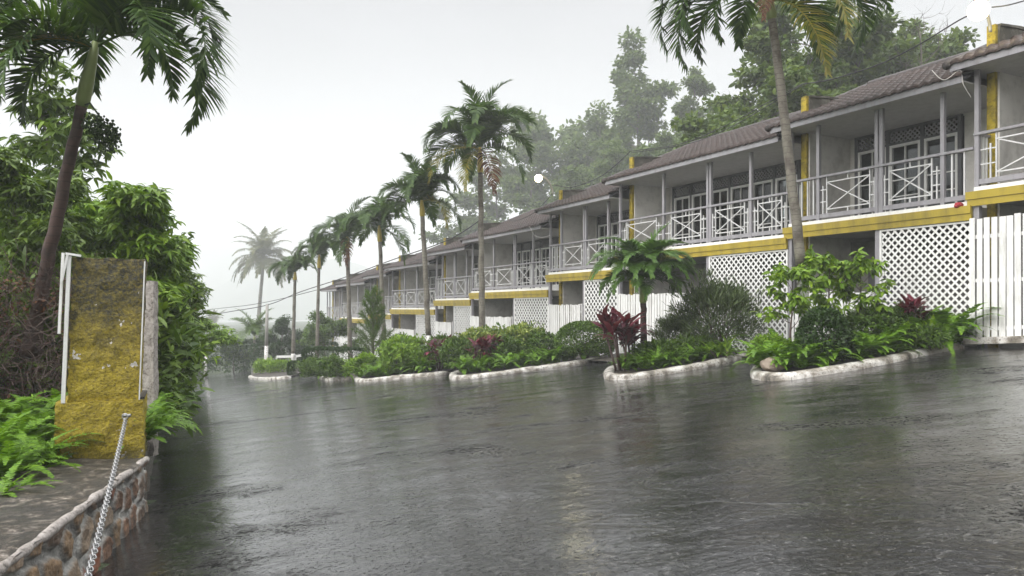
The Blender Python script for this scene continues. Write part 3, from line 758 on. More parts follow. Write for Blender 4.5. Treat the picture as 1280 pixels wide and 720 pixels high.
# --- palm and fern fronds
def frond_mesh(seed, L, e0, bend, nleaf, leafL, leafW, m, lift=.35, grav=1.0, rach=.018, pinn=False, bpow=1.3):
    """Arching frond in the XZ plane starting at the origin towards +X. e0 start elevation (deg), bend total (deg)."""
    rg = np.random.default_rng(seed); n = 22; pts = [Vector((0, 0, 0))]; tang = []
    tw = rg.uniform(-.35, .35)
    for i in range(n):
        t = (i+.5)/n; el = R(e0-bend*t**bpow); az = tw*t*t; d = Vector((math.cos(el)*math.cos(az), math.cos(el)*math.sin(az), math.sin(el)))
        tang.append(d); pts.append(pts[-1]+d*L/n)
    tang.append(tang[-1])
    mb = MB(); mb.tube(pts, [rach*(1-.85*i/n) for i in range(n+1)], 5)
    RV = np.array(mb.v); RF = np.array([f for f in mb.f if len(f) == 4])
    PT = np.array([[*p] for p in pts]); TT = np.array([[*p] for p in tang])
    ts = np.linspace(.10 if not pinn else .05, .995, nleaf); ts = np.repeat(ts, 2)+rg.normal(0, .004, nleaf*2); ts = np.clip(ts, .02, .999)
    side = np.tile([1, -1], nleaf).astype(float)
    P = np.stack([np.interp(ts*n, np.arange(n+1), PT[:, k]) for k in range(3)], 1)
    T = unit_v(np.stack([np.interp(ts*n, np.arange(n+1), TT[:, k]) for k in range(3)], 1))
    S = unit_v(np.cross(T, np.array([[0, 0, 1.0]])+T[:, [2, 1, 0]]*0.001)); S = unit_v(np.stack([-np.sin(tw*ts**2)*0, np.ones_like(ts), 0*ts], 1))
    U = unit_v(np.cross(T, S)); U = np.where((U[:, 2:3]*np.sign(np.cos(np.radians(e0-bend*ts**bpow)))[:, None]) < 0, -U, U)
    env = np.sin(np.clip(ts*1.02+.10, 0, 1)*math.pi*.97)**.55 if not pinn else (1-ts)**.6*np.clip(ts*9+.25, 0, 1)
    fwd = .35+1.1*ts**1.5 if not pinn else .12+.25*ts
    D = unit_v(S*side[:, None]+T*fwd[:, None]+U*(lift*rg.uniform(.3, 1.6, len(ts)))[:, None]+rg.normal(0, .10, (len(ts), 3)))
    ll = leafL*np.maximum(env, .12)*rg.uniform(.85, 1.12, len(ts)); seg = 4; cur = P.copy(); d = D.copy()
    Wd = np.cross(d, U); Wd = unit_v(Wd); ww = leafW*rg.uniform(.8, 1.1, len(ts))
    prof = [.45, 1.0, .9, .55] ; V = []
    stat = []
    for k in range(seg+1):
        if k < seg: stat.append((cur-Wd*(ww*prof[k]/2)[:, None], cur+Wd*(ww*prof[k]/2)[:, None]))
        else: tip = cur
        cur = cur+d*(ll/seg)[:, None]; d = unit_v(d+np.array([0, 0, -1.0])*grav*(.18+.22*k))
    nn = len(ts); V = np.stack([q for st in stat for q in st]+[tip], 1).reshape(-1, 3); b = np.arange(nn)[:, None]*(2*seg+1)
    F4 = np.concatenate([b+np.array([[2*k, 2*k+1, 2*k+3, 2*k+2]]) for k in range(seg-1)]); F3 = b+np.array([[2*seg-2, 2*seg-1, 2*seg]])
    VV, FF = merge([(RV, [RF]), (V, [F3, F4])])
    return np_mesh('frond', VV, FF, M[m])
PF_E = [(86, 70, 1.9), (76, 125, 1.7), (64, 142, 1.55), (50, 145, 1.4), (32, 128, 1.3), (12, 100, 1.1), (-12, 75, .8)]
FR = {}
def frondset(key, L, nleaf, ll, lw, m, lift=.35, grav=.42, rach=.02, seeds=2, EB=PF_E):
    FR[key] = [[frond_mesh(100*k+7*s+len(key), L, e0, bd, nleaf, ll, lw, m, lift, grav, rach, False, bp) for s in range(seeds)] for k, (e0, bd, bp) in enumerate(EB)]
frondset('green', 2.35, 78, .62, .047, 'frond')
frondset('young', 2.1, 80, .55, .046, 'frond_young', EB=[(86, 50, 1.5), (76, 90, 1.4), (66, 118, 1.35), (54, 125, 1.3), (38, 120, 1.2), (18, 95, 1.1)])
frondset('near', 2.5, 96, .66, .044, 'frond', .55, .34, seeds=2, EB=[(84, 95, 1.5), (74, 130, 1.5), (60, 158, 1.3), (48, 170, 1.25), (34, 165, 1.2), (14, 125, 1.0), (-12, 75, .8)])
frondset('yellow', 2.3, 56, .60, .040, 'frond_yellow')
frondset('dead', 2.0, 50, .55, .035, 'frond_dead', grav=1.0)
COCO = [(78, 60, 1.5), (60, 85, 1.4), (42, 95, 1.3), (22, 95, 1.2), (2, 80, 1.1), (-22, 55, 1.0)]
frondset('coco', 4.6, 60, 1.0, .075, 'frond_far', .12, .8, .04, 2, COCO)
frondset('areca', 2.2, 40, .55, .04, 'leaf_mid', .4, .4, .015, 2, [(80, 60, 1.5), (68, 90, 1.4), (52, 110, 1.3), (40, 120, 1.2)])
def palm(name, base, crown, trunk_r, fr, label, white=0.0, shaft=.75, tm='trunk_grey', sm='crownshaft_y', seed=0, scale=1.0, group='palms along the planters', fkey='green', fruit=False, bow=.15):
    """Trunk from base to the foot of the shaft, shaft up to crown, fronds round the crown."""
    base = Vector(base); crown = Vector(crown); rg = np.random.default_rng(seed)
    t = empty(name, base, 0, label, 'palm tree', group); c = crown-base
    ax = c.normalized(); foot = c-ax*shaft
    side = Vector((c.x, c.y, 0)); n = 26
    pts = [Vector((foot.x*(k/n)**(1+bow*2), foot.y*(k/n)**(1+bow*2), -.25+(foot.z+.25)*k/n)) for k in range(n+1)]
    for k in range(1, n): pts[k] += Vector((.03*nz(k*.4, seed), .03*nz(k*.4, seed+9), 0))
    rad = [trunk_r*(1.45-.45*min(1, k/4))*(1-.28*k/n)*(1+.05*nz(k*2.1, seed, 4)) for k in range(n+1)]
    kw = int(n*white)
    if kw > 1:
        MB().tube(pts[:kw+1], rad[:kw+1], 12).build('painted_foot', M['trunk_white'], t, True)
        MB().tube(pts[kw:], rad[kw:], 12).build('trunk', M[tm], t, True)
    else: MB().tube(pts, rad, 12).build('trunk', M[tm], t, True)
    r1 = rad[-1]*1.0; d_ = (c-pts[-1])
    if shaft > 0: MB().tube([pts[-1]+d_*f for f in (0, .1, .35, .7, 1.0)], [r1*1.0, r1*1.3, r1*1.25, r1*.95, r1*.6], 12).build('crownshaft', M[sm], t, True)
    for q in fr:                     # (elevation index, azimuth deg, scale, kind)
        k, az, s_ = q[0], q[1], q[2]; kind = q[3] if len(q) > 3 else fkey
        st = FR[kind]; me = st[k % len(st)][rg.integers(0, len(st[0]))]
        o = obj('frond', me, t, pts[-1]+d_*(.97 if k < 4 else .90)); o.rotation_euler = (rg.uniform(-.25, .25), 0, R(az)); o.scale = (s_*scale,)*3
    if fruit:
        V = []; pz = pts[-1]
        C = np.array([[0.22, -.10, -.25], [.36, -.05, -.32], [.30, .06, -.42]])+np.array([*pz]); mbf = MB()
        mbf.tube([pz, pz+Vector((.15, -.08, .02)), pz+Vector((.30, -.05, -.2))], .012, 5)
        rgf = np.random.default_rng(4); d = rsph(rgf, 420)
        P = C[rgf.integers(0, 3, 420)]+d*np.array([.16, .16, .15])*rgf.random((420, 1))**.4
        for p in P:
            q = .017; mbf.add([p+np.array(a)*q for a in ((1,0,0),(-1,0,0),(0,1,0),(0,-1,0),(0,0,1.2),(0,0,-1.2))], [(0,2,4),(2,1,4),(1,3,4),(3,0,4),(2,0,5),(1,2,5),(3,1,5),(0,3,5)])
        mbf.build('fruit_cluster', M['fruit'], t)
    return t
def ring(seed, n=15, low=2, mx=5, fkey=None):
    rg = np.random.default_rng(seed); out = []
    for i in range(n):
        k = [0, 1, 2, 1, 3, 2, 3, 2, 3, 4, 1, 2, 3, 2, 4, 3, 1, 3, 2, 4][i % 20]; k = min(k, mx)
        out.append((k, i*137.5+rg.uniform(-12, 12), rg.uniform(.85, 1.1))+((fkey,) if fkey else ()))
    return out

# ------------------------------------------------------------------ palms
def P3(px, py, Z): return at(px, py, Z)
# right foreground palm, leaning left, crown at the top of the frame
palm('palm_tree', gp(1012, 14.6), P3(962, -2, 14.6), .11,
     [(2, 180, 1.0), (3, 196, 1.02), (3, 165, .9), (1, 150, 1.0), (2, -4, 1.05), (3, -22, 1.0), (4, 205, .72), (1, 40, 1), (2, 90, .9), (1, 250, .9), (5, -62, .95, 'yellow'), (6, -70, .85, 'yellow'), (5, 245, .55, 'dead'), (0, 0, 1), (3, 130, .9), (3, 40, .9), (4, -50, .8), (3, 176, 1.1), (4, 188, 1.0), (3, 5, 1.0)],
     'leaning palm with yellow hanging fronds, rising from the nearest planter', .31, .42, seed=3, sm='crownshaft', bow=.12, scale=1.22, fkey='near')
# short palm in the second planter
palm('palm_tree', gp(806, 18.4), P3(803, 348, 18.4), .10,
     [(0, 0, .62), (1, 30, .68), (1, 200, .68), (2, 0, .66), (2, 180, .68), (2, 60, .62), (2, 120, .62), (2, 240, .66), (2, 300, .66), (3, 20, .66), (3, 160, .64), (3, 90, .6), (3, 200, .68), (3, 340, .68), (3, 270, .6), (3, 225, .62), (3, 315, .62), (1, 280, .6), (1, 100, .7), (4, 190, .55), (4, -10, .55), (4, 250, .5), (3, 0, .66), (3, 180, .66), (2, 30, .62), (2, 150, .62), (2, 210, .66), (2, 330, .66), (1, 320, .6), (1, 240, .6), (4, 220, .55), (4, 315, .55), (5, 200, .5), (5, 340, .5), (5, 270, .45), (4, 150, .55), (4, 30, .55), (3, 250, .6), (3, 290, .6), (2, 270, .6), (1, 0, .62), (1, 160, .62)],
     'short young palm with bright green shaft standing in front of the board fence', 0, .62, 'trunk_dark', 'crownshaft', seed=5, bow=0, scale=1.2, fkey='young')
palm('palm_tree', gp(603, 27.5), P3(600, 184, 27.5), .125, ring(11, 22)+[(6, -70, .95, 'dead'), (5, -30, .9), (5, 215, .95, 'yellow'), (6, 235, .8, 'yellow')],
     'tallest slim palm with yellow shaft and one dead brown frond', .10, .95, seed=7, scale=1.24)
palm('palm_tree', gp(538, 27.6), P3(527, 250, 27.6), .115, [(a, b, c*.76, *d) for a, b, c, *d in ring(13, 21)]+[(5, -20, .8), (5, -40, .8, 'yellow'), (5, 190, .75)],
     'palm with a white painted foot standing at the kerb', .27, .62, seed=9, bow=.05, scale=1.15)
palm('palm_tree', gp(481, 34), P3(474, 282, 34), .12, [(a, b, c*.80, *d) for a, b, c, *d in ring(17, 20)]+[(6, -15, .8), (5, -35, .8)],
     'palm just right of the young pine, its lowest frond hanging', .08, .75, seed=13, scale=1.2)
palm('palm_tree', gp(438, 38), P3(434, 296, 38), .13, [(a, b, c*.84, *d) for a, b, c, *d in ring(19, 20)]+[(6, 250, .7), (6, -80, .8, 'dead'), (5, 200, .8)],
     'palm with dead brown fronds below its crown in front of the farthest house', .12, .6, seed=17, scale=1.2)
palm('palm_tree', gp(396, 43), P3(399, 318, 43), .115, [(a, b, c*.74, *d) for a, b, c, *d in ring(23, 20)],
     'palm whose grey trunk rises just left of the farthest house', .1, .8, seed=19, scale=1.25)
palm('palm_tree', gp(366, 47), P3(369, 340, 47), .13, [(a, b, c*.70, *d) for a, b, c, *d in ring(29, 19)],
     'small leftmost palm of the row with white foot, right of the utility pole', .26, .5, seed=23, scale=1.25)
# hazy coconut palms in the distance
palm('coconut_palm', gp(322, 150), P3(330, 322, 150), .42, [(a % 6, b, c*.98, 'coco') for a, b, c in [(i % 6 if i % 6 != 5 else 4, i*137.5, 1.7+.4*((i*7) % 5)/5) for i in range(34)]]+[(5, 200, 1.8, 'coco'), (5, 320, 1.8, 'coco')],
     'tall coconut palm fading in the mist above the utility pole', 0, .3, seed=27, sm='bark', group='coconut palms in the mist')
palm('coconut_palm', gp(263, 230), P3(266, 408, 230), .36, [(i % 5, i*137.5, 1.5, 'coco') for i in range(16)],
     'faint coconut palm almost lost in the mist at the road end', 0, .3, seed=31, sm='bark', group='coconut palms in the mist')
palm('areca_palm', gp(318, 60), P3(318, 420, 60), .12, [(i % 4, i*137.5, 1.3, 'areca') for i in range(20)],
     'low feathery palm above the far dark hedge', 0, .3, seed=33, sm='crownshaft', group='palms at the far hedge')
# left foreground palm
palm('palm_tree', at(38, 420, 9.6), P3(120, 52, 9.2), .09,
     [(2, -6, .80, 'near'), (3, -12, .92, 'near'), (4, -4, .86, 'near'), (3, -34, .76, 'near'), (1, 30, .75, 'near'), (2, 170, .85, 'near'), (1, 200, .8, 'near'), (4, 200, .75, 'near'), (5, 205, .72, 'near'), (5, 180, .55, 'near'), (4, 240, .7, 'near'), (5, 250, .68), (5, 228, .62, 'yellow'), (2, 80, .8, 'near'), (2, 120, .8, 'near'),  (0, 0, .8, 'near')],
     'big palm with reddish trunk and green fruit behind the yellow pillar', 0, .82, 'trunk_dark', 'crownshaft', seed=37, group='palms on the left bank', fruit=True, bow=.05, scale=1.12)
palm('palm_tree', gp(-120, 9.0), P3(-75, 5, 9.0), .12,
     [(2, -10, .62, 'near'), (3, -25, .64, 'near'), (3, 10, .66, 'near'), (1, 20, .8, 'near'), (2, 180, .8, 'near'), (2, 90, .8, 'near'), (3, -60, .7, 'near')],
     'palm of which only fronds enter at the top left corner', 0, .8, 'trunk_dark', 'crownshaft', seed=41, group='palms on the left bank')

# ------------------------------------------------------------------ trees on the hillside behind the houses
HT = [tree_mesh(51, 13, 4.6, .46, .30, 130, 'leaf_hill', 9, .28, 2, .3, crad=.26),
      tree_mesh(52, 15, 4.0, .44, .28, 130, 'leaf_hill', 11, .28, 2, .28, crad=.24),
      tree_mesh(53, 11, 5.2, .46, .32, 140, 'leaf_hill', 8, .30, 2, .3, crad=.24),
      tree_mesh(54, 17, 3.2, .40, .26, 120, 'leaf_hill', 13, .26, 2, .22, crad=.27)]
HILL = [  # px, top py, Z, mesh, label
 (1010, 30, 34, 1, 'tall leafy tree right behind the leaning palm crown'),
 (1075, 55, 38, 0, 'broad leafy tree above the roof, right of the leaning palm'),
 (1140, 40, 41, 2, 'thin topped tree with bare branches near the upper right lamp'),
 (960, 70, 40, 0, 'round crowned tree between the leaning palm and the slim hillside tree'),
 (925, 130, 33, 2, 'low bright tree behind the ridge of the wide house'),
 (868, 78, 52, 3, 'slim upright hillside tree left of the leaning palm'),
 (800, 66, 58, 1, 'tall open hillside tree with the highest misty crown'),
 (755, 150, 62, 0, 'misty tree left of the highest hillside crown'),
 (835, 165, 46, 2, 'low hillside tree between two upright trees'),
 (700, 150, 70, 2, 'misty round tree above the lit street lamp'),
 (665, 190, 66, 0, 'pale misty tree directly behind the lit street lamp'),
 (735, 205, 52, 2, 'low tree just above the roof right of the lit lamp'),
 (620, 215, 72, 0, 'pale misty tree behind the tallest palm'),
 (580, 262, 70, 2, 'faint low tree left of the tallest palm'),
 (780, 190, 48, 0, 'leafy tree above the junction of two roofs'),
 (890, 150, 42, 0, 'dark leafy tree under the slim hillside tree'),
 (1045, 22, 37, 2, 'tallest broad tree right of the leaning palm crown'),
 (1105, 38, 42, 0, 'dense tree crown left of the bare branches'),
 (1190, 90, 44, 0, 'tree just above the right end of the tiled roof')]
for k, (px, py, Z, mi, lb) in enumerate(HILL):
    Z = Z*(1.15 if px > 900 else 1.8)
    b = gp(px, Z); H_ = [13, 15, 11, 17][mi]*1.04; want = (HY-py)/FPX*Z-b.z; sc = want/(H_+[2.2, 2.0, 2.2, 1.6][mi])
    plant_tree('leafy_tree', HT[mi], b, k*1.9, (max(sc, .55)*1.08, max(sc, .55)*1.08, sc), lb, 'tree', 'trees on the hillside behind the houses')
dead = np.random.default_rng(77); tb, tp = branchy(dead, Vector((0, 0, 0)), 11, 3.2, (0, 0), 9, .16, 3, .55)
mbd = MB()
for p, r, n in tb: mbd.tube(p, r, max(4, n-2))
b = gp(1150, 40); db = tag(mbd.build('bare_tree', M['bark'], None, True), 'bare leafless branches standing against the sky near the upper right lamp', 'tree'); db.location = b; db.scale = (1.1,)*3
k_ = ((HY+14)/FPX*40-b.z)/13.5; db.scale = (k_, k_, k_)

# far end trees and hedge
FT = [tree_mesh(61, 4.2, 2.3, .24, .13, 160, 'leaf_dark', 8, .12, 2, .15, crad=.32), tree_mesh(62, 3.6, 2.6, .24, .13, 160, 'leaf_mid', 8, .12, 2, .1, crad=.32)]
for k, (px, py, Z, mi, lb) in enumerate([(352, 408, 58, 0, 'dark round tree right of the utility pole'), (385, 418, 62, 0, 'low dark tree between the far palms'), (292, 432, 62, 1, 'green bushy tree at the left end of the far hedge'),
      (406, 398, 50, 1, 'slender leafy tree beside the farthest house corner'), (250, 440, 66, 0, 'dark bushy tree where the road ends behind the left bank')]):
    b = gp(px, Z); want = (HY-py)/FPX*Z-b.z; plant_tree('far_tree', FT[mi], b, k*2.1, want/4.7, lb, 'tree', 'trees at the far end of the road')
hm = bush_mesh(71, 5.2, 1.2, 2.6, .20, .12, 9000, 'leaf_dark', .16, shape='box')
for (px, Z, lb, sc) in ((300, 61, 'long dark misty hedge across the end of the road', 1.0), (236, 64, 'misty hedge at the road end, mostly behind the left bank', 1.0), (376, 58, 'short stretch of far hedge right of the utility pole', .7)):
    h_ = shrub('hedge', hm, None, gp(px, Z), .05, sc, lb, 'hedge', 'far hedges')

# ------------------------------------------------------------------ shrubs in the planters
def on(px, Z, dz=.08): v = gp(px, Z); return Vector((v.x, v.y, plane_z(v.x, v.y)+dz))
B_round = bush_mesh(81, .56, .56, .56, .085, .062, 5200, 'leaf_dark', .10, inner=.16)
B_dense = bush_mesh(82, .7, .6, .55, .10, .06, 4200, 'leaf_mid', .30, inner=.35)
B_bright = bush_mesh(83, .7, .6, .5, .11, .06, 3600, 'leaf_bright', .35, inner=.4)
B_clip = bush_mesh(84, .95, .85, .66, .075, .05, 9000, 'leaf_mid', .08, inner=.12)
B_ole = bush_mesh(85, .95, .85, .95, .17, .028, 7500, 'leaf_grey', .30, inner=.5, upness=1.4)
B_var = bush_mesh(86, .8, .6, .6, .12, .06, 4200, 'leaf_variegated', .35, inner=.4)
B_hedge = bush_mesh(87, 1.9, .6, 1.25, .10, .055, 9000, 'leaf_dark', .12, shape='box')
B_low = bush_mesh(88, .7, .5, .28, .12, .05, 2400, 'leaf_bright', .35, inner=.5)
B_lowd = bush_mesh(89, .7, .5, .34, .13, .05, 2600, 'leaf_mid', .4, inner=.5)
ST = stems_mesh(90, .5, .45, .6, 26)
shrub('round_bush', B_round, ST, on(1030, 13.55), 0, (.82, .82, .98), 'dense dark round bush at the front of the nearest planter', 'bush')
shrub('clipped_bush', B_clip, ST, on(731, 23.4), .3, 1.0, 'clipped round green bush on the third planter, right of the mixed shrubs', 'bush')
shrub('oleander', B_ole, stems_mesh(91, .8, .7, 1.3, 30), on(898, 18.6), 0, 1.03, 'big loose grey green oleander in front of the lattice', 'shrub')
shrub('oleander', B_ole, None, on(845, 19.6), 1, .62, 'small loose grey green shrub just right of the short palm', 'shrub')
shrub('dark_hedge', B_hedge, None, on(420, 33), RZ+.9, (.78, .8, .95), 'dark clipped hedge in front of the farthest house', 'hedge', 'clipped hedges')
shrub('dark_hedge', B_hedge, None, on(385, 36), RZ+.9, (.5, .7, .55), 'low clipped hedge at the left end of the planters', 'hedge', 'clipped hedges')
fill = [  # mesh, px, Z, scale, label, group
 (B_dense, 1090, 14.8, .85, 'leafy green bush in the middle of the nearest planter below the lattice'),
 (B_bright, 962, 14.4, .62, 'loose yellow green bush at the left tip of the nearest planter'),
 (B_dense, 1130, 14.9, .8, 'green bush beneath the red ginger flower'),
 (B_bright, 1180, 14.8, .6, 'bright green bush next to the tall white fence'),
 (B_lowd, 820, 17.6, .9, 'low green plants at the foot of the short palm'),
 (B_lowd, 870, 18.2, .9, 'low green plants right of the short palm'),
 (B_dense, 575, 25.2, 1.05, 'leafy bush at the left tip of the third planter'),
 (B_var, 605, 25.6, 1.2, 'variegated pale leaved shrub behind the purple plants'),
 (B_var, 650, 25.0, 1.2, 'variegated shrub with pale tips below the lattice'),
 (B_dense, 632, 24.2, .95, 'dark green bush left of centre in the third planter'),
 (B_dense, 675, 24.4, .95, 'green bush between variegated shrub and clipped bush'),
 (B_lowd, 660, 24.2, .9, 'low plants along the third planter kerb'),
 (B_low, 610, 24.8, .8, 'bright low plants behind the third kerb'),
 (B_bright, 505, 27.8, 1.4, 'bright green spreading bush left of the white-footed palm'),
 (B_bright, 520, 27.4, 1.0, 'bright green low bush at the foot of the white-footed palm'),
 (B_dense, 500, 31, 1.3, 'dark leafy bush behind the bright bush'),
 (B_dense, 555, 27.2, 1.15, 'leafy bush just right of the white-footed palm'),
 (B_bright, 455, 28.5, .9, 'bright green bush below the young pine'),
 (B_lowd, 478, 28.4, .9, 'low plants behind the fourth kerb'),
 (B_dense, 415, 29.5, .85, 'low leafy bush in front of the dark hedge'),
 (B_dense, 392, 31.0, .85, 'low grey green bush left of the dark hedge'),
 (B_low, 333, 48, 1.5, 'bright low planting around the utility pole'),
 (B_low, 352, 46, 1.3, 'bright low planting right of the utility pole'),
 (B_lowd, 1150, 14.2, .7, 'low plants along the right part of the nearest kerb'),
]
for k, (me, px, Z, sc, lb) in enumerate(fill): shrub('leafy_bush', me, ST if k < 16 else None, on(px, Z), k*1.3, sc, lb, 'bush', 'bushes in the planters')
# tall broad leaved shrub on thin stems
TS = tree_mesh(95, 1.6, .52, .16, .07, 12, 'leaf_bright', 9, .025, 2, .35, whorl=True, crad=.26, droop=.6, bark='twig')
for k, (px, Z, sc) in enumerate(((990, 14.3, 1.08), (1037, 14.8, 1.14), (1076, 14.7, 1.05))):
    plant_tree('stem_shrub', TS, on(px, Z), k*2.0, sc, ('thin stemmed broad leaved shrub left of the leaning palm trunk', 'thin stemmed broad leaved shrub just right of the leaning palm trunk', 'thin stemmed broad leaved shrub at the left edge of the white lattice')[k], 'shrub', 'thin stemmed shrubs in the nearest planter')
# young pine
def pine():
    rg = np.random.default_rng(5); mb = MB(); H_ = 3.3; mb.tube([(0, 0, 0), (.02, 0, 1.2), (0, .02, 2.4), (0, 0, H_)], [.06, .05, .035, .01], 7); P = []; D = []
    for k in range(46):
        z = .7+k*.055; a = k*2.4; L = (1.15-.26*z)*rg.uniform(.8, 1.15); el = R(rg.uniform(25, 55)); d = Vector((math.cos(a)*math.cos(el), math.sin(a)*math.cos(el), math.sin(el)))
        pts = [Vector((0, 0, z))+d*L*t+Vector((0, 0, .25*L*t*t)) for t in (0, .33, .66, 1)]
        mb.tube(pts, [.014, .011, .008, .004], 4)
        for q in range(150):
            t = rg.random()**.6; p = pts[0].lerp(pts[3], t); P.append([*p]); D.append([*(d+Vector(rg.normal(0, .75, 3)))])
    P = np.array(P); D = np.array(D); n = len(P); V, F = leaves(P, D, rsph(rg, n), rg.uniform(.12, .24, n), np.full(n, .014), .1)
    return mb.mesh('trunk', M['bark'], True), np_mesh('crown', V, F, M['leaf_mid'])
PI = pine(); plant_tree('young_pine', PI, on(466, 30, .0), 0, 1.02, 'young pine with upswept feathery branches in front of the houses', 'tree')
# red cordylines
def cordy(seed, n, L, m, h):
    rg = np.random.default_rng(seed); Ps = []; Ds = []; mb = MB(); heads = [(rg.normal(0, .16), rg.normal(0, .14), h*rg.uniform(.45, 1)) for _ in range(5)]
    for (x, y, z) in heads: mb.tube([(x*.3, y*.3, -.05), (x, y, z)], [.016, .012], 5)
    for i in range(n):
        x, y, z = heads[i % 5]; a = rg.uniform(0, 6.28); el = R(rg.uniform(10, 78)); Ps.append((x, y, z-rg.uniform(0, .12))); Ds.append((math.cos(a)*math.cos(el), math.sin(a)*math.cos(el), math.sin(el)))
    nn = len(Ps); Ds = np.array(Ds); N = np.array([0, 0, 1.0])+.2*rsph(rg, nn)
    V, F = leaves(np.array(Ps), Ds, N, rg.uniform(.7, 1.1, nn)*L, np.full(nn, L*.24), .45)
    return np_mesh('foliage', V, F, M[m]), mb.mesh('stem', M['twig'], True)
CO = cordy(1, 60, .36, 'leaf_purple', .75); CG = cordy(2, 60, .42, 'leaf_bright', .3); CY = cordy(7, 40, .34, 'leaf_purple', .5)
for k, (px, Z, sc, lb) in enumerate(((779, 17.2, 2.0, 'tall purple red cordyline left of the short palm'), (792, 17.9, 1.6, 'purple red cordyline close against the short palm trunk'),
      (551, 26.4, 1.9, 'crimson cordyline just right of the white-footed palm'), (598, 23.9, 1.5, 'dark red cordyline at the third kerb, left one of the pair'), (613, 24.1, 1.5, 'dark red cordyline at the third kerb, right one of the pair'), (1142, 14.5, 1.08, 'red leaved ginger standing up against the lattice'))):
    shrub('cordyline', CO[0] if k != 2 else CY[0], CO[1], on(px, Z, .1 if k != 5 else .35), k, sc, lb, 'plant', 'red leaved plants')
for k, (px, Z, sc, lb) in enumerate(((1158, 14.3, 1.1, 'broad leaved ginger to the right of the red one'), (905, 17.4, .9, 'strap leaved lily at the foot of the oleander'), (1120, 14.8, 1.2, 'broad leaved ginger just left of the red one'))):
    shrub('ginger_plant', CG[0], CG[1], on(px, Z), k, sc, lb, 'plant', 'ginger and lily plants')
# ferns
def fern_mesh(seed, n, L, dense=26):
    rg = np.random.default_rng(seed); parts = []
    for i in range(n):
        me = frond_mesh(seed*31+i, L*rg.uniform(.7, 1.15), rg.uniform(35, 82), rg.uniform(60, 110), dense, L*.17, L*(.05 if dense < 30 else .026), 'fern', .1, .15, .004, True, 1.2)
        nv = len(me.vertices); v = np.empty(nv*3, np.float32); me.vertices.foreach_get('co', v); v = v.reshape(-1, 3); a = i*2.4+rg.uniform(-.3, .3); c, s_ = math.cos(a), math.sin(a)
        v = v@np.array([[c, s_, 0], [-s_, c, 0], [0, 0, 1]]); tri = np.array([list(p.vertices) for p in me.polygons if len(p.vertices) == 3]); qd = np.array([list(p.vertices) for p in me.polygons if len(p.vertices) == 4])
        parts.append((v, [tri, qd])); bpy.data.meshes.remove(me)
    V, F = merge(parts); return np_mesh('fern', V, F, M['fern'])
FE = [fern_mesh(1, 13, .62), fern_mesh(2, 15, .62), fern_mesh(3, 20, .8, 46)]
def fern(me, loc, rz, sc, lb, gr, tilt=0):
    o = obj('fern', me, None, loc); o.rotation_euler = (tilt, 0, rz); o.scale = (sc,)*3; tag(o, lb, 'fern', gr); return o
rgf = np.random.default_rng(12)
for k in range(30):
    f = k/29; px = 952+f*246+rgf.normal(0, 4); py = np.interp(px, [950, 1010, 1110, 1203], [470, 469, 451, 434])
    v = road_at(px, py); Z = v.y+.12+rgf.random()*.4
    fern(FE[k % 2], on(px, Z, .1), k*1.1, rgf.uniform(.9, 1.35), 'bright green sword fern among the ferns edging the nearest planter', 'ferns of the nearest planter')
for k in range(20):
    f = k/19; px = 775+f*130+rgf.normal(0, 4); py = np.interp(px, [765, 830, 936], [470, 467, 446]); v = road_at(px, py)
    fern(FE[k % 2], on(px, v.y+.2+rgf.random()*.5, .1), k*1.7, rgf.uniform(.85, 1.3), 'green fern among the ferns at the foot of the short palm', 'ferns of the second planter')
for k in range(22):
    f = k/21; px = 575+f*170+rgf.normal(0, 4); py = np.interp(px, [575, 660, 757], [472, 464, 449]); v = road_at(px, py)
    fern(FE[k % 2], on(px, v.y+.3+rgf.random()*.8, .1), k*1.7, rgf.uniform(1.0, 1.6), 'fern or strap leaved plant low along the third kerb', 'ferns of the third planter')
for k in range(18):
    px = 400+k*9+rgf.normal(0, 3); v = road_at(px, np.interp(px, [400, 455, 562], [475, 477, 467]))
    fern(FE[k % 2], on(px, v.y+.3+rgf.random()*.9, .1), k*1.7, rgf.uniform(1.0, 1.6), 'low green fern behind the kerb left of the white-footed palm', 'ferns of the far planters')
for k, (px, Z, sc) in enumerate(((1148, 14.6, 2.0), (1172, 14.7, 2.1), (1195, 14.5, 1.9), (1182, 14.2, 1.5), (1120, 14.4, 1.6), (955, 13.6, 1.5), (975, 14.0, 1.7))):
    fern(FE[k % 2], on(px, Z, .12), k*2.3, sc, ('tall spiky fern at the right end of the nearest planter, by the white fence' if k < 4 else 'tall fern standing among the bushes of the nearest planter'), 'tall ferns of the nearest planter')
# rock in the nearest planter
def rock_mesh(seed, r):
    rg = np.random.default_rng(seed); mb = MB(); n = 12; vs = []
    for j in range(9):
        for i in range(n):
            a = 2*math.pi*i/n; b = math.pi*j/8; q = r*(1+.35*nz(math.cos(a)*2+seed, math.sin(a)*2, math.cos(b)*2))
            vs.append((q*math.sin(b)*math.cos(a)*1.3, q*math.sin(b)*math.sin(a), q*math.cos(b)*.8))
    mb.add(vs, [(j*n+i, j*n+(i+1) % n, (j+1)*n+(i+1) % n, (j+1)*n+i) for j in range(8) for i in range(n)]); return mb.mesh('rock', M['rock'])
o = obj('rock', rock_mesh(4, .17), None, on(966, 13.25, .22)); tag(o, 'rough brown rock at the left tip of the nearest planter', 'rock')

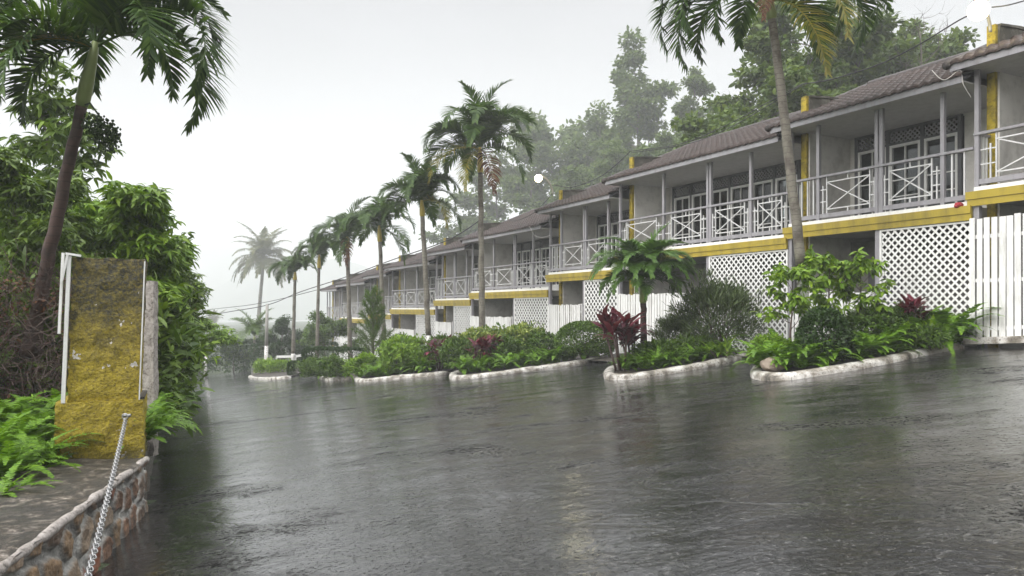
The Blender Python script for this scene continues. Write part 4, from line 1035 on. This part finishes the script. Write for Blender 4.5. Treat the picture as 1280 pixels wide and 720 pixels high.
# ------------------------------------------------------------------ LEFT BANK: stone wall, pillar, chain
def wallpt(t): return -3.76+.65*t, 7.55-2.13*t      # road-side foot line, t grows towards the camera
def rubble_wall():
    rg = np.random.default_rng(8); L = 2.6; nx_, nz_ = 420, 60; t = empty('stone_wall', (*wallpt(0), plane_z(*wallpt(0))), 0, 'low wall of brown rubble stones in pale mortar with mossy top', 'wall')
    ox, oy, oz = t.location
    # stones: jittered seeds, in metres along (a) and up (b)
    seeds = []
    for r_ in range(3):
        x = -.2+rg.uniform(0, .2)
        while x < L*2.23+.3:
            seeds.append((x, .08+.24*r_+rg.normal(0, .04), rg.uniform(.85, 1.2))); x += rg.uniform(.26, .50)
    S = np.array(seeds); cols = np.array([(.34, .22, .12), (.26, .14, .08), (.42, .30, .18), (.28, .10, .05), (.36, .27, .19), (.18, .12, .08)])
    sc = cols[rg.integers(0, 6, len(S))]*rg.uniform(.75, 1.2, (len(S), 1))
    V = []; C = []
    for j in range(nz_+1):
        for i in range(nx_+1):
            tt = L*i/nx_; x, y = wallpt(tt); zb = plane_z(x, y)-.08; zt = -1.56+.135*tt; z = zb+(zt-zb)*j/nz_
            a = tt*2.227; b = z-plane_z(x, y)
            wx = a+.05*nz(a*5, b*5, 1); wb = b+.05*nz(a*5, b*5, 7)
            dd = np.hypot((wx-S[:, 0])*.72, wb-S[:, 1])/S[:, 2]; k = np.argsort(dd)[:2]; e_ = dd[k[1]]-dd[k[0]]
            m_ = min(max((e_-.055)/.03, 0), 1); h = .034*min(1, max(e_-.045, 0)/.05)**.5
            h += .018*nz(a*14, b*14, 3)*m_+.006*nz(a*40, b*40, 3)
            nxv, nyv = .956, .292                    # outward, towards the road
            V.append((x+nxv*h-ox, y+nyv*h-oy, z-oz)); mo = np.array([.66, .65, .61])*(.75+.4*nz(a*3, b*3, 9))
            C.append(tuple(sc[k[0]]*m_+np.maximum(mo, .03)*(1-m_)))
    W_ = nx_+1; F = np.array([[j*W_+i, (j+1)*W_+i, (j+1)*W_+i+1, j*W_+i+1] for j in range(nz_) for i in range(nx_)])
    me = np_mesh('stonework', V, [F], M['stonewall']); at_ = me.color_attributes.new('stone', 'FLOAT_COLOR', 'POINT')
    at_.data.foreach_set('color', np.array([(*c, 1) for c in C], dtype=np.float32).ravel()); obj('stonework', me, t)
    # mossy top slab and its pale rough edge
    V = []; n = 70; wn_ = 26
    for j in range(wn_+1):
        for i in range(n+1):
            tt = L*i/n-.02; x, y = wallpt(tt); f = j/wn_; wdt = 1.15+.3*tt
            q = f*wdt; V.append((x-.956*q+.04-ox, y-.292*q-oy, -1.545+.135*tt+.02*nz(x*6, y*6, q*6)+.02*(f > 0)+.05*f*nz(tt, f*3, 2)-oz))
    W_ = n+1; F = np.array([[j*W_+i, j*W_+i+1, (j+1)*W_+i+1, (j+1)*W_+i] for j in range(wn_) for i in range(n)])
    obj('coping', np_mesh('coping', V, [F], M['coping']), t)
    pts = []; rad = []
    for i in range(61):
        tt = L*i/60-.02; x, y = wallpt(tt); pts.append((x+.015-ox, y-oy, -1.556+.135*tt+.02*nz(tt*5, 1)-oz)); rad.append(.030*(1+.6*nz(tt*6, 4)+.4*nz(tt*17, 8)))
    MB().tube(pts, rad, 10).build('mortar_edge', M['mortar'], t, True)
    # wall returning away along the road
    bk = MB(); 
    V = []; n = 60; C = []
    for j in range(15):
        for i in range(n+1):
            ss = 6.0*i/n; x = -3.76-.42*ss; y = 7.55+.907*ss; zb = plane_z(x, y)-.1; z = zb+(-1.53-.07*ss-zb)*j/14
            h = .04*nz(ss*4, z*5, 2)+.02*nz(ss*11, z*11, 4); V.append((x+.907*h-ox, y+.42*h-oy, z-oz)); c = .07+.13*max(0, nz(ss*3, z*4, 6)); C.append((c*1.2, c, c*.8))
    W_ = n+1; F = np.array([[j*W_+i, (j)*W_+i+1, (j+1)*W_+i+1, (j+1)*W_+i] for j in range(14) for i in range(n)])
    me = np_mesh('return_stonework', V, [F], M['stonewall']); at_ = me.color_attributes.new('stone', 'FLOAT_COLOR', 'POINT'); at_.data.foreach_set('color', np.array([(*c, 1) for c in C], dtype=np.float32).ravel()); obj('return_stonework', me, t)
rubble_wall()
def lumpy_box(x0, x1, y0, y1, z0, z1, amp, res, name, m, parent, top_shift=0, rnd=.03, seed=0):
    V = []; F = []
    def face(o, a, b, na, nb):
        base = len(V)
        for j in range(nb+1):
            for i in range(na+1): V.append(o+a*(i/na)+b*(j/nb))
        W_ = na+1
        for j in range(nb):
            for i in range(na): F.append([base+j*W_+i, base+j*W_+i+1, base+(j+1)*W_+i+1, base+(j+1)*W_+i])
    X = Vector((x1-x0, 0, 0)); Y = Vector((0, y1-y0, 0)); Z = Vector((0, 0, z1-z0)); o = Vector((x0, y0, z0))
    nx_, ny_, nz_ = [max(2, int(v.length/res)) for v in (X, Y, Z)]
    face(o, X, Z, nx_, nz_); face(o+X, Y, Z, ny_, nz_); face(o+X+Y, -X, Z, nx_, nz_); face(o+Y, -Y, Z, ny_, nz_); face(o+Z, X, Y, nx_, ny_)
    c = Vector(((x0+x1)/2, (y0+y1)/2, 0)); out = []
    for v in V:
        q = v.copy()
        d = Vector((nz(v.x*9, v.y*9, v.z*9+seed), nz(v.x*9+5, v.y*9, v.z*9+seed), nz(v.x*9, v.y*9+5, v.z*9)))*amp+Vector((nz(v.x*30, v.y*30, v.z*30), nz(v.x*30+5, v.y*30, v.z*30), 0))*amp*.5
        # round the corners
        for ax, (lo, hi) in enumerate(((x0, x1), (y0, y1))):
            pass
        q += d; q.x += top_shift*(v.z-z0)/(z1-z0); out.append((q.x, q.y, q.z))
    return obj(name, np_mesh(name, out, [np.array(F)], m), parent)
pz0 = -1.56; PL = 7.62
pil = empty('gate_pillar', (-4.20, PL-.02, pz0), R(24), 'yellow stucco gate pillar blackened with moss and mould', 'pillar')
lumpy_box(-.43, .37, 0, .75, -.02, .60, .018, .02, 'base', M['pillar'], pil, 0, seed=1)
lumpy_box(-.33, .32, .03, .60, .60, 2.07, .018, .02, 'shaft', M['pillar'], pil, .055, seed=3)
tr_ = MB(); tr_.bar((-.36, .02, .60), (-.305, .02, 2.09), .035, .05).bar((-.40, .06, 1.3), (-.365, .06, 2.12), .025, .04).bar((-.372, .0, 1.82), (-.318, .0, 2.1), .022, .03).bar((-.335, .0, 2.11), (-.20, -.01, 2.09), .022, .03)
tr_.build('white_edging', M['fence_white'], pil)
MB().bar((.328, .01, .60), (.38, .01, 2.05), .012, .03).build('corner_bead', M['fence_white'], pil)
MB().box(.31, .375, .04, .74, .602, .625).build('ledge', M['coping'], pil)
t2 = at(186, 470, 9.2); o = lumpy_box(-.09, .06, 0, .12, -1.0, 1.18, .012, .03, 'concrete_pillar', M['mortar'], None, 0, seed=5); o.location = (t2.x, t2.y, t2.z)
tag(o, 'pale speckled concrete pillar half hidden behind the yellow one', 'pillar')
def chain():
    mb = MB(); a = at(157, 524, 7.56); b = at(100, 760, 3.9); L = (b-a).length; n = int(L/.046); d = (b-a).normalized(); up = Vector((0, 0, 1)); s1 = d.cross(up).normalized(); s2 = s1.cross(d).normalized()
    for k in range(n):
        f = k/n; c = a.lerp(b, f)-Vector((0, 0, .03*math.sin(f*math.pi))); w = s1 if k % 2 else s2; w = (w*.85+(s2 if k % 2 else s1)*.4).normalized(); m = 14; pts = []
        for i in range(m+1):
            q = 2*math.pi*i/m; pts.append(c+d*(.034*math.cos(q))+w*(.018*math.sin(q)))
        mb.tube(pts, .0052, 6, False)
    # ring and staple
    m = 14; mb.tube([a+Vector((.028*math.cos(2*math.pi*i/m), -.01, .03+.028*math.sin(2*math.pi*i/m))) for i in range(m+1)], .007, 6, False)
    mb.bar(a+Vector((-.04, .02, .035)), a+Vector((.04, .02, .035)), .03, .03)
    o = mb.build('chain', M['steel'], None, True); tag(o, 'galvanised steel chain hanging from the yellow pillar', 'chain')
chain()
# ferns on the left bank
LF = [(8, 560, 6.4, 1.2), (30, 560, 6.9, 1.25), (55, 540, 7.3, 1.15), (20, 520, 7.4, 1.3), (-15, 540, 6.6, 1.3), (45, 505, 8.0, 1.3), (10, 490, 8.2, 1.4), (62, 560, 7.2, .9), (-5, 600, 5.7, 1.0), (68, 520, 7.9, 1.1), (18, 590, 6.0, .8), (70, 485, 8.6, 1.2)]
for k, (px, py, Z, sc) in enumerate(LF): fern(FE[2], at(px, py+40, Z), k*1.7, sc*.62, 'lush green fern among the ferns left of the yellow pillar', 'ferns left of the yellow pillar')
for k in range(26):
    ss = .3+.42*k+rgf.normal(0, .1); x = -3.72-.42*ss-rgf.random()*.25; y = 7.7+.907*ss; fern(FE[k % 3], Vector((x, y, -1.50-.07*ss+rgf.random()*.12)), k*1.3, rgf.uniform(.85, 1.25)*(.95 if k % 3 != 2 else .75), 'fern among the ferns spilling over the road edge behind the yellow pillar', 'ferns behind the yellow pillar')
# leafy trees and bushes of the left bank
LT = [tree_mesh(101, 3.6, 1.5, .21, .062, 150, 'leaf_bright', 11, .07, 3, .15, whorl=True, crad=.26, droop=.5),
      tree_mesh(102, 4.0, 1.6, .21, .060, 95, 'leaf_bank', 10, .07, 3, .2, whorl=True, crad=.26, droop=.5),
      tree_mesh(103, 3.8, 1.3, .20, .062, 90, 'leaf_bank', 8, .05, 2, .35, whorl=True, crad=.28, droop=.55)]
for k, (px, py, Z, mi, lb, sx) in enumerate([
   (150, 240, 12.5, 0, 'bushy green tree directly above the yellow pillar', 1.0), (172, 275, 16.5, 1, 'dark leafy tree at the right edge of the left bank', 1.0), (30, 225, 11.5, 1, 'dark leafy tree at the left edge behind the dry vines', 1.0),
   (60, 130, 15.0, 2, 'tall open tree with sky behind its twigs beside the reddish trunk', 1.0), (-20, 200, 13.0, 0, 'leafy tree cut by the left edge of the picture', 1.1), (190, 320, 21.0, 1, 'dark leafy tree farther down the road bank', 1.0), (208, 350, 30.0, 0, 'leafy tree farthest down the left bank', 1.1), (85, 260, 14, 0, 'green tree between the reddish trunk and the pillar', 1.1)]):
    b = gp(px, Z); want = (HY-py)/FPX*Z-b.z; sc = want/(4.5 if mi != 1 else 4.9)
    plant_tree('bank_tree', LT[mi], b, k*2.3, (sc*sx, sc*sx, sc), lb, 'tree', 'trees on the left bank')
LBm = bush_mesh(111, 1.0, .9, 1.0, .20, .06, 4200, 'leaf_bank', .35, inner=.5, whorl=True); LBb = bush_mesh(112, .9, .8, .8, .20, .06, 3000, 'leaf_mid', .4, inner=.5)
for k, (px, Z, sc, lb) in enumerate([(120, 10.8, 1.0, 'dark bush right behind the pale concrete pillar'), (132, 12, 1.5, 'tall dark bush behind the yellow pillar'), (146, 14, 1.1, 'dark bush overhanging the left road edge'), (164, 17.5, 1.3, 'second dark bush along the left road edge'), (184, 22.5, 1.5, 'third dark bush along the left road edge'), (200, 29.5, 1.7, 'farther dark bush along the left road edge'),
        (212, 39, 1.8, 'farthest dark bush along the left road edge'), (110, 11.5, 1.5, 'dark bush left behind the yellow pillar'), (60, 11, 1.4, 'dark bush behind the dry vines'), (10, 10.5, 1.4, 'dark bush at the left picture edge')]):
    shrub('bank_bush', LBm if k % 2 == 0 else LBb, ST, gp(px, Z)+Vector((0, 0, .05)), k*1.9, sc, lb, 'bush', 'bushes on the left bank')
o = shrub('bright_sprig', CG[0], CG[1], at(150, 345, 8.4), 0, .42, 'bright yellow green sprig above the pillar top', 'plant')
# dry vine thicket
def thicket():
    rg = np.random.default_rng(33); mb = MB()
    for k in range(900):
        x = rg.uniform(-1.1, .95); z = rg.uniform(0, 1.75-.25*abs(x)); y = rg.uniform(-.35, .5); p = Vector((x, y, z)); d = Vector(rsph(rg, 1)[0]); pts = [p.copy()]; L = rg.uniform(.2, .7)
        for i in range(5): d = (d+Vector(rg.normal(0, .45, 3))).normalized(); p = p+d*L/5; pts.append(p.copy())
        mb.tube(pts, [.006*(1-.13*i) for i in range(6)], 3, False)
    return mb
t = empty('dry_vines', at(35, 470, 9.2)+Vector((0, 0, -.35)), 0, 'thicket of dry brown vines at the left, above the ferns', 'vines'); thicket().build('twig', M['twig'], t)['kind'] = 'stuff'
rgt = np.random.default_rng(6); C_ = np.stack([rgt.uniform(-1.1, .9, 60), rgt.uniform(-.1, .6, 60), rgt.uniform(0, 1.6, 60)], 1)
V_, F_ = clump_leaves(rgt, C_, np.full(60, .25), 26, .06, .04); obj('leaves', np_mesh('leaves', V_, F_, M['frond_dead']), t)
# hibiscus flowers
for k, (px, py) in enumerate(((246, 392), (243, 402), (248, 386), (240, 442))):
    rg = np.random.default_rng(k); n = 6; a = np.arange(n)*1.05; D = np.stack([np.cos(a), -.6+0*a, np.sin(a)], 1); V_, F_ = leaves(np.zeros((n, 3)), D, np.tile([0, -1.0, 0], (n, 1)), np.full(n, .13), np.full(n, .12), .2)
    o = obj('hibiscus_flower', np_mesh('hibiscus_flower', V_, F_, M['flower_red']), None, at(px-6, py, 27.5)); o.scale = (1.3,)*3; tag(o, 'red hibiscus flower on the outer edge of the left bank foliage', 'flower', 'red hibiscus flowers')

# ------------------------------------------------------------------ lamps, wires, pole
def street_lamp(foot, globe, r, label, emis=True):
    foot = Vector(foot); globe = Vector(globe); t = empty('street_lamp', foot, 0, label, 'street lamp', 'lit globe lamps on the party walls'); g = globe-foot
    pts = []
    for k in range(13):
        f = k/12; pts.append(Vector((g.x*(1-math.cos(f*math.pi/2)), g.y*(1-math.cos(f*math.pi/2)), (g.z+r*1.1)*math.sin(f*math.pi/2))))
    MB().tube(pts, .032, 7).build('arm', M['concrete_pole'], t, True)
    c = g; mb = MB(); n = 20; vs = []
    for j in range(11):
        for i in range(n): a = 2*math.pi*i/n; b = math.pi*j/10; vs.append((c.x+r*math.sin(b)*math.cos(a), c.y+r*math.sin(b)*math.sin(a), c.z+r*math.cos(b)))
    mb.add(vs, [(j*n+i, j*n+(i+1) % n, (j+1)*n+(i+1) % n, (j+1)*n+i) for j in range(10) for i in range(n)]); mb.build('globe', M['lamp'], t, True)
    MB().tube([c+Vector((0, 0, r*.8)), c+Vector((0, 0, r*1.5))], [r*.55, r*.3], 10).build('cap', M['dark_paint'], t)
xw, yw_ = sp(JN[4]-.1, PF+.45)     # party wall of the fourth unit
street_lamp(at(691, 243, 28.9), at(673, 223, 28.2), .14, 'lit globe lamp on a curved arm in front of the misty trees')
street_lamp(at(1238, 40, 14.7), at(1223, 13, 14.2), .19, 'lit globe lamp at the upper right corner')
def cable(pts, r, label, m='cable', grp='overhead wires'):
    P = [Vector(p) for p in pts]; out = []
    for a, b, c, d in zip([P[0]]+P[:-2], P[:-1], P[1:], P[2:]+[P[-1]]):
        for k in range(8):
            t = k/8; out.append(.5*((2*b)+(-a+c)*t+(2*a-5*b+4*c-d)*t*t+(-a+3*b-3*c+d)*t**3))
    out.append(P[-1]); o = MB().tube(out, r, 5).build('overhead_wire', M[m], None, True); tag(o, label, 'wire', grp)
cable([at(1300, -5, 13.9), at(1262, 6, 14.1), at(1240, 9, 14.4)], .014, 'black wire leaving the upper right lamp for the picture edge')
cable([at(1236, 12, 14.6), at(1205, 22, 15), at(1150, 55, 16), at(1100, 80, 17), at(1040, 99, 18.2), at(1003, 105, 18.9)], .015, 'thick black wire sagging from the upper right lamp over the tiled roof')
cable([at(1003, 105, 18.9), at(960, 128, 20), at(905, 158, 21.8), at(850, 180, 23.6), at(788, 189, 25.8)], .012, 'upper black wire from the leaning palm down to the wide house')
cable([at(1003, 106, 18.8), at(950, 138, 20), at(905, 163, 21.8), at(855, 181, 23.6), at(789, 191, 25.7)], .012, 'lower black wire from the leaning palm down to the wide house')
cable([at(788, 189, 25.8), at(770, 206, 26.3), at(748, 222, 27), at(715, 234, 28), at(693, 231, 28.9)], .014, 'black wire running from the wide house to the lit lamp')
cable([at(691, 240, 28.9), at(682, 252, 29.6), at(664, 268, 31), at(640, 276, 32.5), at(603, 272, 35.6)], .014, 'black wire hanging left of the lit lamp over the roof')
cable([at(606, 271, 35.6), at(560, 300, 38), at(490, 325, 43), at(430, 347, 50), at(375, 365, 53), at(335, 381, 56), at(285, 390, 62), at(230, 400, 72)], .03, 'long wire crossing the top of the utility pole')
cable([at(560, 312, 38), at(460, 345, 48), at(336, 377, 56), at(270, 386, 66), at(225, 392, 75)], .022, 'higher thin wire left of the utility pole')
cable([at(1165, 88, 14.9), at(1180, 100, 14.6), at(1200, 88, 14.6), at(1204, 105, 14.5), at(1214, 122, 14.5)], .008, 'loose pale wire on the roof edge below the upper right lamp', 'cable_pale')
cable([at(662, 283, 28.6), at(668, 294, 28.5), at(678, 297, 28.4), at(688, 294, 28.4)], .012, 'pale wire looped under the eave left of the lamp wall', 'cable_pale')
up = gp(333, 56); t = empty('utility_pole', up, 0, 'slim utility pole with white painted foot, left of the row', 'pole')
top = at(334, 380, 56)-up
MB().tube([(0, 0, 1.9), (top.x, 0, top.z)], [.13, .11], 10).build('shaft', M['concrete_pole'], t, True)
MB().tube([(-.02, 0, -.3), (0, 0, 1.9)], [.155, .135], 10).build('painted_foot', M['trunk_white'], t, True)
# low white barrier and far post
a = at(346, 446, 52); b = at(392, 441, 52); mb = MB(); mb.bar(a, a.lerp(b, .5)+Vector((0, 0, -.12)), .16, .12).bar(a.lerp(b, .5)+Vector((0, 0, -.12)), b, .16, .12)
for f in (0, .5, 1): p = a.lerp(b, f); mb.box(p.x-.06, p.x+.06, p.y-.06, p.y+.06, p.z-1.4, p.z)
tag(mb.build('roadside_barrier', M['white_paint']), 'low white roadside rail in front of the dark round tree', 'barrier')
p = gp(257, 55); mb = MB(); mb.tube([p+Vector((0, 0, -.2)), p+Vector((0, 0, 1.9))], .11, 10); tag(mb.build('bollard_post', M['trunk_white'], None, True), 'single whitish post in front of the far hedge', 'post')
# small red cloth on the balcony corner
V_ = []; xx, yy = sp(JN[1]+.25, PF-.05)
o = obj('red_cloth', rock_mesh(9, .075), None, (xx, yy, FL[1]+.03)); o.data = o.data.copy(); o.data.materials[0] = M['red_cloth']; tag(o, 'small red cloth bundle on the yellow beam beside the nearest house', 'cloth')

# ------------------------------------------------------------------ haze of the rain
hz_ = NT('rain_haze'); hz_.n.remove(hz_.b); pv = hz_.node('ShaderNodeVolumePrincipled'); pv.inputs['Color'].default_value = (.93, .95, .96, 1); pv.inputs['Density'].default_value = .0016
hz_.L(pv.outputs[0], hz_.out.inputs['Volume'])
tag(MB().box(-1305, 1305, -65, 1305, -70, 140).build('haze', hz_.m), kind='stuff')
